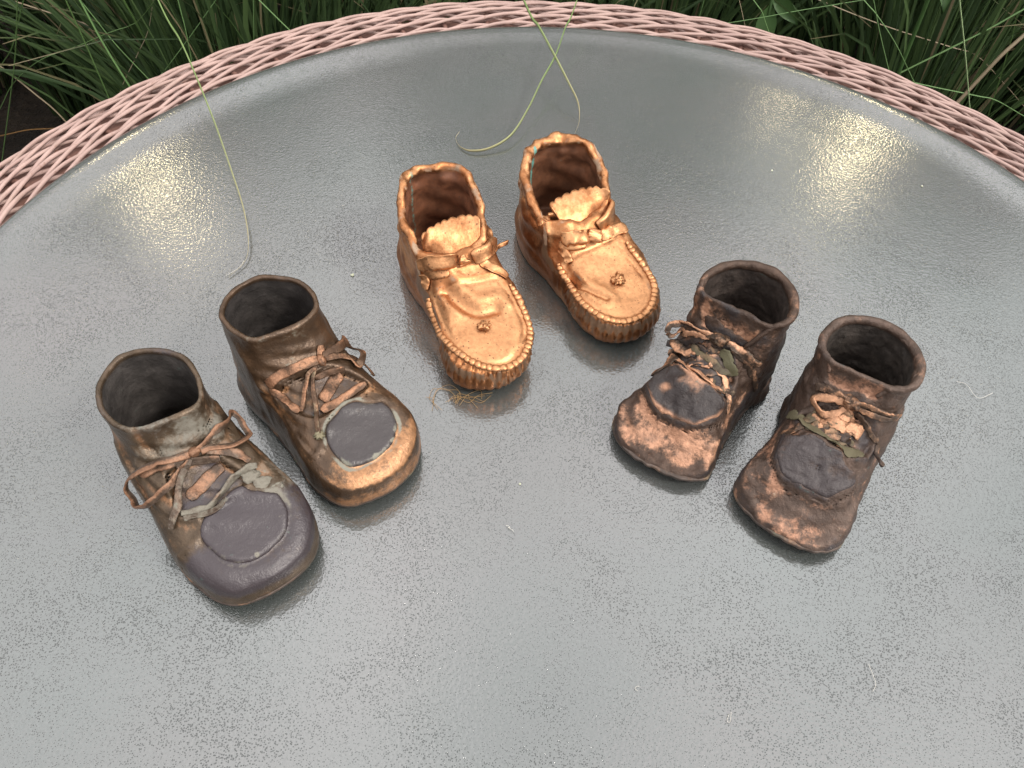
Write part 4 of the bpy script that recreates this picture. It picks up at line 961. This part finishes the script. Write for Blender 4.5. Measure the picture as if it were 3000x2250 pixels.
# ------------------------------------------------ middle pair: copper moccasins
def sheet(s, name, rows, th, mat, wear=.5, label=None, inner=0.):
    """closed thin sheet through a grid of points (r,c,3)"""
    G = np.array(rows, float); r, c, _ = G.shape
    du = np.gradient(G, axis=1); dv = np.gradient(G, axis=0); N = np.cross(du, dv); N /= np.linalg.norm(N, axis=2, keepdims=True) + 1e-9
    V = np.concatenate([(G + N * th / 2).reshape(-1, 3), (G - N * th / 2).reshape(-1, 3)]); o = r * c
    i, j = np.meshgrid(np.arange(r - 1), np.arange(c - 1), indexing='ij'); a = (i * c + j).ravel()
    Q = [np.stack([a, a + 1, a + c + 1, a + c], 1), np.stack([a + o, a + c + o, a + c + 1 + o, a + 1 + o], 1)]
    ring = np.concatenate([np.arange(c), np.arange(1, r) * c + c - 1, (r - 1) * c + np.arange(c - 2, -1, -1), np.arange(r - 2, 0, -1) * c])
    n = np.roll(ring, -1); Q.append(np.stack([ring, ring + o, n + o, n], 1))
    V = V + .15 * np.stack([noise3(V, 3, 40 + k) for k in range(3)], 1)
    at = s.attrs(V, wear=wear + .3 * nz(V, 8, 3), dark=-.2 + .3 * nz(V, 6, 9))
    return obj(name, mesh_np(name, V * .001, np.vstack(Q), True, at), mat, s.root)

def moccasin(key, label):
    s = Shoe(key, label, PAIR['m']); g = s.g; p = s.pt
    sm = np.array(p['seam']); seam = open_curve(sm[:, :2], 240)
    a2 = seam[-1]; a1 = seam[0]
    apron = np.vstack([seam, [[a2[0] - 8, a2[1] - 4], [a1[0] - 8, a1[1] + 4]]])
    A = dist_poly(g.X2, g.Y2, apron[::3], True)
    ds = np.stack([np.hypot(g.X2 - q[0], g.Y2 - q[1]) for q in seam[::2]], -1); ai = ds.argmin(-1); dmin = ds.min(-1)
    arc = np.concatenate([[0], np.cumsum(np.linalg.norm(np.diff(seam, axis=0), axis=1))])[::2][ai]
    toe = sstep(84, 100, g.X2)
    s.push(-1.1 * sstep(-.5, -4.5, A) - .7 * np.exp(-((A + 3.0) / 1.4) ** 2), 8, 14)
    rs = np.random.RandomState(s.seed); ph = np.interp(arc, np.linspace(0, 200, 60), np.cumsum(rs.uniform(.6, 1.4, 60)) / 60 * 200)
    pl = np.sin(ph * 2 * np.pi / 3.6); pl = np.sign(pl) * np.abs(pl) ** .7
    amp = .75 * np.interp(arc, np.linspace(0, 200, 90), rs.uniform(.45, 1.25, 90))
    s.D = s.D - (pl * amp * sstep(.2, 1.5, A) * (.25 + .75 * toe) * sstep(66, 80, g.X2))[..., None] * sstep(3, 8, g.Z)
    s.D = s.D - (1.0 * sstep(.5, 3, A) * sstep(70, 85, g.X2))[..., None] * np.exp(-((g.Z - 11) / 6) ** 2)
    f = s.region('fold', False)
    if key == 'm1': s.push(-2.6 * np.exp(-(f / 4.0) ** 2) + 1.5 * np.exp(-((f - 6) / 4.) ** 2) * sstep(100, 90, g.X2))
    else: s.push(-1.7 * np.exp(-(f / 1.5) ** 2) + 1.0 * np.exp(-((f - 4) / 3.) ** 2) * sstep(-1, -4, A))
    # folds of soft leather round the heel and ankle
    hz = sstep(78, 62, g.X)
    s.D = s.D - .5 * hz * np.sin(g.Z * .42 + g.X * .10 + 1.5 * np.sin(g.Y * .13)) * sstep(8, 16, g.Z)
    if key == 'm2':
        for (cx, cy, cz), r, am in (((14, -26, 40), 7, 2.2), ((38, -27, 36), 8, 2.6), ((52, -24, 38), 7, 1.8), ((30, 25, 34), 8, 1.4)):
            s.D = s.D - am * np.exp(-(((g.X - cx) / r) ** 2 + ((g.Y - cy) / r) ** 2 + ((g.Z - cz) / (r * .7)) ** 2))
    else:
        for (cx, cy, cz), r, am in (((4, -15, 55), 4, 2.6), ((6, 12, 55), 4, 2.8), ((30, -25, 44), 6, 1.0), ((46, 21, 36), 7, 1.4)):
            s.D = s.D - am * np.exp(-(((g.X - cx) / r) ** 2 + ((g.Y - cy) / r) ** 2 + ((g.Z - cz) / r) ** 2))
    s.rough([(14, .55), (6, .28), (3, .14)])
    P = g.pts(); 
    hi = sstep(30, 44, g.Z) * sstep(66, 56, g.X)
    near = np.abs(s.D) < 6; add = np.zeros(s.D.shape, np.float32); add[near] = noise3(P[near], 4.2, 21) * .95 + noise3(P[near], 9, 22) * 1.1
    s.D = s.D - add * hi
    def field(V):
        x, y, z = V.T; cv = s.curv(V); a = s.plan(A, V)
        rimz = sstep(34, 46, z) * sstep(66, 58, x)
        wear = .45 + .5 * cv + .2 * nz(V, 12, 3) + .5 * sstep(0, -4, a) * sstep(14, 20, z) - .6 * sstep(.5, 3, a) * sstep(26, 14, z)  # apron brighter, toe sides darker: the table's dark reflection put into the tone
        dirt = -.25 + .15 * nz(V, 7, 5) + .55 * rimz * sstep(.1, .9, .5 + nz(V, 6, 12)) - .6 * cv * sstep(24, 32, z)
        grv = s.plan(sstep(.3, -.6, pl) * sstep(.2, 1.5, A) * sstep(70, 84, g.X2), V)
        dark = -.35 + .75 * grv - .6 * cv + .25 * nz(V, 8, 6) + .25 * np.exp(-((a + 2.6) / 1.3) ** 2)  # pleat grooves and creases darkened too, shade put into the colour
        verd = -.5 + .45 * nz(V, 5, 15) + .55 * np.exp(-((a + 2.4) / 1.1) ** 2) * sstep(.1, .5, nz(V, 9, 17)) * sstep(12, 16, z)
        ins = s.g.sample(s.D, V) < -2.; verd = np.where(ins, (.95 if key == 'm2' else .55) * np.exp(-((y + 13 + 1.5 * nz(V, 9, 3)) / 1.3) ** 2) * sstep(34, 20, x) + .3 * nz(V, 5, 15) * (key == 'm2') - .1, verd)
        return dict(wear=wear, dirt=dirt, dark=dark, verd=verd)
    s.finish(3.6, 2.5 if key == 'm1' else 3.0, field, sole=False)
    # puckered seam round the apron
    n = 330; C = open_curve(sm, n)
    C, N = s.g.snap(s.D, C, .25)
    for _ in range(3): C = (np.vstack([C[:1], C[:-1]]) + C * 2 + np.vstack([C[1:], C[-1:]])) / 4
    u = np.concatenate([[0], np.cumsum(np.linalg.norm(np.diff(C, axis=0), axis=1))])
    ph = np.interp(u, np.linspace(0, u[-1], 50), np.cumsum(rs.uniform(.75, 1.25, 50)) / 50 * u[-1])
    sc = np.abs(np.sin(ph * np.pi / 3.3)) ** .6 * (.75 + .35 * noise3(C, 2.5, 5))
    env = np.interp(u / u[-1], [0, .04, .5, .96, 1], [.5, 1, 1.05, 1, .5])
    up = N * .4 + np.array([0, 0, .9]); up /= np.linalg.norm(up, axis=1)[:, None]
    C = C + up * (.5 + .5 * sc)[:, None]
    V, Q = sweep(C, (1.45 + .85 * sc) * env, (.8 + .55 * sc) * env, up, sides=12)
    V = V + .16 * np.stack([noise3(V, 1.8, 50 + k) for k in range(3)], 1)
    at = s.attrs(V, wear=.85 + .3 * nz(V, 5, 3), dirt=.1 + .4 * nz(V, 6, 8), dark=-.2 + .2 * nz(V, 4, 4) + .6 * np.repeat(1 - sc, 12), verd=-.35 + .6 * nz(V, 9, 18))
    obj("seam", mesh_np("seam", V * .001, Q, True, at), MATS[key], s.root)
    # scalloped tongue
    tb = open_curve(p['tongue_base'], 60); tt = open_curve(p['tongue_top'], 60)
    u = np.linspace(0, 1, 60); scal = 1.7 * np.abs(np.sin(u * np.pi * 8)) ** .6
    rows = []
    for v in np.linspace(0, 1, 16):
        q = tb * (1 - v) + tt * v
        q[:, 2] += 2.0 * np.sin(v * np.pi) * np.sin(u * np.pi) - 2.0 * (1 - v)
        if v > .6: q += (tt - tb) / np.linalg.norm(tt - tb, axis=1)[:, None] * (scal * (v - .6) / .4)[:, None]
        rows.append(q)
    sheet(s, "tongue", rows, 1.3, MATS[key], .6)
    s.blob("rosette", p['bead'][0], (3.1, 3.3, 1.7) if key == 'm2' else (2.6, 3.2, 1.5), 2.2, 1.4, wear=.9, dirt=.1, dark=-.3, h=.4, seg=24, mat=MATS[key])
    return s
m1 = moccasin('m1', "left copper moccasin with a dented top and a small curled strap sticking out")
q = m1.pt
m1.lace("ribbon_tail", 'tail_l', 3.4, .7, .5, .3, wear=.6, taper=(.7, .9), sides=16, fold=.35, n=26)
m1.lace("ribbon_tail", 'tail_l2', 2.6, .6, .8, .4, wear=.5, taper=(.9, .6), sides=14, fold=.3, n=20)
m1.lace("ribbon_tail", 'tail_r', 2.4, .6, .8, .6, wear=.5, taper=(.6, 1), sides=14, fold=.35, n=26)
m1.lace("bow_loop", 'wing_l', 4.0, 1.7, 1.6, 2.0, wear=.7, taper=(.75, .55), sides=20, fold=.55, n=36)
m1.lace("bow_loop", 'wing_r', 3.8, 1.6, 1.6, 1.8, wear=.65, taper=(.75, .6), sides=20, fold=.55, n=36)
m1.lace("strap_end", 'curl', 1.2, .8, .8, .5, wear=.7, taper=(1, .9))
k0 = np.array(q['knot'][0]); m1.lace("knot", [k0 - (3.4, .3, -.6), k0, k0 + (3.4, .3, -1.2)], 2.9, 1.6, 2.6, .6, wear=.85, taper=(.92, .92), sides=18, pw=.45, n=40, jig=.03)
m2 = moccasin('m2', "right copper moccasin with green corrosion streak inside its wide rolled collar")
q = m2.pt
m2.lace("ribbon_tail", 'tail_l', 3.0, .7, .5, .5, wear=.45, dark=.1, sides=16, fold=.5, n=26)
m2.lace("ribbon_tail", 'tail_l2', 2.2, .7, .5, .4, wear=.5, sides=14, fold=.4, n=20)
m2.lace("bow_loop", 'wing_l', 3.8, 1.6, 1.5, 1.4, wear=.7, taper=(.8, .5), sides=20, fold=.5, n=36)
m2.lace("bow_loop", 'wing_r', 3.2, 1.4, 1.4, 1.3, wear=.7, taper=(.8, .7), sides=20, fold=.5, n=36)
m2.lace("bow_loop", 'wing_u', 3.9, 1.5, 1.5, 1.6, wear=.6, taper=(.7, .7), sides=20, fold=.6, n=36)
m2.lace("collar_fold", 'puff_l', 3.2, 1.4, .3, .6, wear=.55, taper=(.6, .6), sides=18, fold=.3, n=30)
k0 = np.array(q['knot'][0]); m2.lace("knot", [k0 - (3.2, -.6, -.6), k0, k0 + (3.2, -.6, -1.2)], 3.8, 1.6, 2.4, .6, wear=.85, taper=(.92, .92), sides=18, pw=.45, n=40, jig=.03)
# ================================================================ single grass blades, fluff and specks
BLADES = [
 ([(-0.436,0.780,-0.062),(-0.429,0.780,-0.108),(-0.419,0.780,-0.153)],'g',0.0022),
 ([(-0.348,0.800,-0.069),(-0.349,0.800,-0.098),(-0.352,0.800,-0.130)],'g',0.0015),
 ([(-0.286,0.840,-0.087),(-0.294,0.840,-0.126)],'g',0.0013),
 ([(-0.368,0.950,-0.147),(-0.412,0.950,-0.195),(-0.451,0.950,-0.236)],'g',0.0015),
 ([(-0.498,0.900,-0.138),(-0.481,0.900,-0.179),(-0.458,0.900,-0.220)],'g',0.0011),
 ([(-0.697,0.950,-0.310),(-0.661,0.950,-0.270),(-0.613,0.950,-0.236),(-0.557,0.950,-0.214)],'g',0.0018),
 ([(-0.543,0.850,-0.103),(-0.566,0.850,-0.152),(-0.589,0.850,-0.196),(-0.656,0.850,-0.316)],'G',0.0024),
 ([(-0.488,0.850,-0.144),(-0.487,0.850,-0.176),(-0.486,0.850,-0.211)],'G',0.0016),
 ([(0.414,0.800,-0.035),(0.445,0.800,-0.091),(0.476,0.800,-0.149)],'p',0.0028),
 ([(0.353,0.850,-0.063),(0.372,0.850,-0.097),(0.395,0.850,-0.135)],'g',0.0014),
 ([(0.364,0.900,-0.089),(0.384,0.900,-0.105),(0.417,0.900,-0.137),(0.453,0.900,-0.179)],'g',0.0017),
 ([(0.505,0.820,-0.076),(0.493,0.820,-0.099),(0.483,0.820,-0.126)],'d',0.0023),
 ([(0.245,0.900,-0.094),(0.257,0.900,-0.106),(0.268,0.900,-0.124)],'g',0.0014),
 ([(0.255,1.000,-0.145),(0.267,1.000,-0.171)],'d',0.0010),
 ([(0.181,0.850,-0.071),(0.180,0.850,-0.084)],'g',0.0016),
 ([(0.577,1.100,-0.246),(0.626,1.100,-0.259),(0.676,1.100,-0.293),(0.732,1.100,-0.335)],'d',0.0018),
 ([(-0.466,1.000,-0.177),(-0.486,1.000,-0.219),(-0.510,1.000,-0.252)],'d',0.0013),
 ([(-0.642,1.100,-0.263),(-0.620,1.100,-0.271),(-0.610,1.100,-0.294)],'d',0.0018),
 ([(-0.905,1.200,-0.541),(-0.850,1.200,-0.526),(-0.807,1.200,-0.521)],'o',0.0019),
 ([(-0.679,1.000,-0.310),(-0.655,1.000,-0.345),(-0.637,1.000,-0.390)],'d',0.0013),
 ([(-0.703,1.000,-0.279),(-0.676,1.000,-0.252),(-0.655,1.000,-0.222)],'g',0.0022),
 ([(-0.300,0.900,-0.118),(-0.283,0.900,-0.139)],'g',0.0011),
 ([(0.598,1.000,-0.141),(0.570,1.000,-0.166),(0.527,1.000,-0.199)],'g',0.0016),
 ([(0.590,1.000,-0.258),(0.623,1.000,-0.264),(0.672,1.000,-0.286)],'g',0.0016),
 ([(0.338,1.000,-0.153),(0.369,1.000,-0.146),(0.400,1.000,-0.139)],'g',0.0010),
]
TIP_A = [(-0.283,0.615,0.030),(-0.251,0.561,0.028),(-0.227,0.516,0.024),(-0.207,0.477,0.018),(-0.188,0.437,0.012),(-0.174,0.406,0.008),(-0.166,0.381,0.004),(-0.165,0.365,0.002),(-0.172,0.352,0.001)]
TIP_B1 = [(-0.004,0.639,0.030),(0.009,0.606,0.026),(0.022,0.575,0.020),(0.032,0.552,0.014),(0.039,0.537,0.008),(0.040,0.521,0.004),(0.037,0.508,0.002)]
TIP_B2 = [(0.038,0.646,0.028),(0.029,0.611,0.024),(0.022,0.579,0.020),(0.012,0.552,0.015),(0.003,0.524,0.010),(-0.008,0.498,0.006),(-0.022,0.486,0.003),(-0.035,0.483,0.002),(-0.043,0.488,0.001),(-0.047,0.496,0.002),(-0.045,0.503,0.003)]
FIB = [
 [(0.247,0.296,0.001),(0.252,0.294,0.001),(0.254,0.287,0.001),(0.257,0.285,0.001),(0.265,0.289,0.001)],
 [(0.000,0.194,0.001),(0.001,0.194,0.001),(0.002,0.193,0.001),(0.001,0.193,0.001),(0.003,0.192,0.001),(0.004,0.191,0.001)],
 [(0.060,0.120,0.001),(0.059,0.120,0.001),(0.058,0.119,0.001),(0.059,0.118,0.001)],
 [(0.098,0.111,0.001),(0.097,0.107,0.001),(0.096,0.107,0.001),(0.096,0.108,0.001),(0.097,0.110,0.001)],
 [(0.161,0.134,0.001),(0.162,0.128,0.001),(0.162,0.125,0.001),(0.160,0.122,0.001)],
 [(-0.174,0.353,0.001),(-0.168,0.360,0.001),(-0.166,0.367,0.001)],
]
FLUFF = [
 [(-0.043,0.267,0.001),(-0.040,0.274,0.001),(-0.034,0.276,0.001),(-0.030,0.273,0.001),(-0.029,0.265,0.001)],
 [(-0.033,0.265,0.001),(-0.029,0.270,0.001),(-0.023,0.269,0.001),(-0.017,0.270,0.001),(-0.014,0.273,0.001)],
 [(-0.044,0.268,0.001),(-0.041,0.267,0.001),(-0.038,0.262,0.001)],
 [(-0.031,0.267,0.001),(-0.026,0.271,0.001),(-0.020,0.272,0.001),(-0.017,0.267,0.001)],
]
SPECK = [(-0.099,0.359,0.001),(0.006,0.218,0.001),(0.173,0.478,0.001),(0.274,0.468,0.001),(-0.097,0.261,0.001)]
def blade_mat(name, col, edge, tip):
    m = Mat(name); x = m.attr("across"); a = m.attr("along")
    c = m.mix(m.step(m.math('ABSOLUTE', x), .25, .45), edge, col); c = m.mix(m.step(a, .35, .95), c, tip)
    m.set(color=c, rough=.45, spec=.35); return m.m
MAT_B = {'g': blade_mat("green_blade", (.085, .16, .045), (.12, .21, .08), (.085, .15, .045)), 'G': blade_mat("dark_green_blade", (.06, .11, .03), (.08, .14, .045), (.05, .10, .03)),
         'p': blade_mat("pale_striped_blade", (.07, .14, .05), (.30, .38, .20), (.07, .14, .05)), 'd': blade_mat("dry_blade", (.26, .20, .13), (.30, .24, .16), (.26, .20, .13)),
         'o': blade_mat("orange_dry_blade", (.22, .11, .035), (.25, .13, .04), (.2, .1, .03)), 't': blade_mat("arching_blade", (.12, .19, .05), (.16, .24, .08), (.36, .30, .17))}
def grass_blade(P, w, mat, label, n=60, wprof=None):
    P = open_curve(P, n); u = np.linspace(0, 1, n); t, N, B = frames(P)
    ww = (w * np.interp(u, *wprof) if wprof else w * np.ones(n))[:, None]
    V = np.stack([P - B * ww, P - N * ww * .35, P + B * ww, P + N * ww * .12], 1).reshape(-1, 3)
    i = np.arange(n - 1)[:, None]; j = np.arange(4)[None]; j2 = (j + 1) % 4
    Q = np.stack(np.broadcast_arrays(i * 4 + j, i * 4 + j2, (i + 1) * 4 + j2, (i + 1) * 4 + j), -1).reshape(-1, 4)
    at = {"across": np.tile([-.5, 0, .5, 0], n), "along": np.repeat(u, 4)}
    return tag(obj("grass_blade", mesh_np("grass_blade", V + (0, 0, T), Q, True, at), MAT_B[mat]), label, "grass blade", "long grass blades behind and over the table")
BL = ["broad bright green blade leaning right behind the left rim", "green blade rising behind the rim, right beside the arching left blade", "upright green blade touching the rim left of the middle", "green blade slanting down left behind the left rim",
 "thin dark green blade crossing behind the broad bright left one", "curved green blade arching low in the far left corner", "tall dark green blade standing at the far left edge", "short green blade ending at the left rim below the broad bright one",
 "broad white-striped green blade standing at the right", "thin green blade ending at the right rim under the leafy weed", "long thin green blade slanting right behind the right rim", "pale dry flat straw slanting in the upper right corner",
 "thin green blade curving down to the rim right of the middle", "short tan stem right of the middle above the rim", "green blade tip rising behind the rim just right of the crossing blades", "thin tan stem arching across the right background",
 "thin reddish tan blade drooping in the upper left background", "short curled dry blade in the far left background", "orange brown dry blade lying low at the left edge", "thin dry stem leaning in the left background",
 "green blade crossing the tall one at the upper left corner", "short green blade at the top edge left of the middle", "green blade slanting through the upper right corner", "green blade low at the right edge beside the rim", "thin green blade nearly level at the top right of the middle"]
for (P, c, w), lb in zip(BLADES, BL):
    P = np.array(P); d0 = P[0] - P[1]; d1 = P[-1] - P[-2]; d0 /= np.linalg.norm(d0); d1 /= np.linalg.norm(d1)
    Q = np.vstack([P[0] + d0 * .30 + (0, .03, .0), P[0] + d0 * .12, P, P[-1] + d1 * .08, P[-1] + d1 * .2 + (0, .02, -.03)])
    if c in 'gGp': Q = np.vstack([Q, [Q[-1][0] + d1[0] * .15, Q[-1][1] + .06, -T]])
    grass_blade(Q, w, c, lb)
for P, w, lb in ((TIP_A, .0014, "long green blade arching over the left rim with its fine tip on the glass"), (TIP_B1, .0013, "green blade over the rim crossing to the right, its fine tip hooked down"), (TIP_B2, .0013, "green blade over the rim whose pale tip curls back to the left")):
    P = np.array(P); d = P[0] - P[1]; d /= np.linalg.norm(d); 
    dx = d[0] / max(.3, abs(d[1]))
    Q = np.vstack([[P[0][0] + dx * .40, P[0][1] + .55, -T], [P[0][0] + dx * .36, P[0][1] + .48, -.22], [P[0][0] + dx * .26, P[0][1] + .32, .06], [P[0][0] + dx * .13, P[0][1] + .14, .075], P])
    grass_blade(Q, w, 't', lb, 140, ([0, .6, .8, .9, 1], [1, 1, .7, .28, .16]))

# leafy weeds among the grass
m = Mat("weed_leaf"); MAT_WEED = m.set(color=m.mix(m.noise(30, 3), (.022, .055, .014), (.045, .09, .025)), rough=.5, spec=.3)
def weed(x, y, z, leaves, label):
    root = tag(empty("leafy_weed", (x, y, 0)), label, "weed", "broad-leaved weeds in the grass")
    V, Q = sweep(open_curve([(0, .02, 0), (.01, .01, z * .5), (0, 0, z)], 10), .0022, .0022, sides=6); obj("stem", mesh_np("stem", V, Q), MAT_WEED, root)
    for (dx, dz, l, an) in leaves:
        u = np.linspace(0, 1, 9); d = np.array([math.cos(an), -.35, math.sin(an)]); sd = np.array([-math.sin(an), 0, math.cos(an)])
        c = np.array([0, 0, z + dz]) + u[:, None] * d * l + np.array([dx, 0, 0]) - (0, 0, 1) * (u ** 2)[:, None] * l * .3
        w = l * .26 * np.sin(np.pi * np.clip(u, .02, 1) ** .8)[:, None]
        V = np.stack([c - sd * w, c + (0, .004, -.004), c + sd * w], 1).reshape(-1, 3)
        b = np.arange(8) * 3; Q = np.concatenate([np.stack([b, b + 1, b + 4, b + 3], 1), np.stack([b + 1, b + 2, b + 5, b + 4], 1)])
        obj("leaf", mesh_np("leaf", V, Q), MAT_WEED, root)
weed(.44, .92, T - .03, [(0, .0, .055, -1.3), (-.01, .02, .04, -2.6)], "leafy weed with broad drooping leaves behind the right part of the rim")
weed(.30, 1.02, T - .13, [(0, -.03, .05, -1.6), (0, -.02, .04, -.4)], "darker broad-leaved weed behind the rim right of the middle")
weed(.80, 1.05, T - .34, [(0, 0, .06, 1.3), (.02, 0, .06, .4), (-.01, .02, .05, 2.4), (0, -.05, .05, .9)], "low leafy weed at the right edge near the rim")

# loose things on the glass
MAT_FIB = Mat("white_fibre").set(color=(.55, .52, .46), rough=.7); MAT_TAN = Mat("straw_fibre").set(color=(.30, .18, .07), rough=.7); MAT_SPK = Mat("pale_speck").set(color=(.40, .41, .30), rough=.8)
FL = ["squiggly white fibre on the glass at the far right", "short white looped fibre on the glass in front of the middle", "tiny curved white fibre on the glass near the front", "narrow looped white fibre on the glass at the front right", "thin pale curved fibre on the glass toward the front right", "pale straight fibre lying behind the second shoe from the left"]
for P, lb in zip(FIB, FL):
    V, Q = sweep(open_curve(P, 30) + (0, 0, T), .00008, .00008, sides=5); tag(obj("fibre", mesh_np("fibre", V, Q), MAT_FIB), lb, "fibre", "pale fibres on the glass")
fr = tag(empty("straw_fluff", (FLUFF[0][0][0], FLUFF[0][0][1], T)), "wisp of tangled tan plant fibres lying in front of the left copper moccasin", "plant fluff")
rs = np.random.RandomState(5)
for P in FLUFF:
    for k in range(3):
        C = open_curve(np.array(P) + rs.normal(0, .0016, (len(P), 3)) * (1, 1, .1), 30) - np.array(FLUFF[0][0]) + (0, 0, .0008)
        V, Q = sweep(C, .0001, .0001, sides=5); obj("strand", mesh_np("strand", V, Q), MAT_TAN, fr)
SL = ["pale green speck on the glass between the second shoe and the left moccasin", "tiny pale crumb on the glass in the middle of the shoes", "tiny white crumb near the far right part of the glass", "small pale crumb by the right lamp reflection", "small pale crumb beside the second shoe"]
for P, lb, r in zip(SPECK, SL, (.0013, .0007, .0008, .0009, .0007)):
    a = np.linspace(-1.5, 1.5, 6); V, Q = sweep(np.stack([a * r * .6, 0 * a, r * .3 + 0 * a], 1), r * np.cos(a) + 1e-5, r * .35 * np.cos(a) + 1e-5, sides=8); V = V * (1 + .2 * np.sin(V[:, :1] * 4000))
    tag(obj("crumb", mesh_np("crumb", V, Q), MAT_SPK, None, (P[0], P[1], T + .0001)), lb, "crumb", "crumbs on the glass")
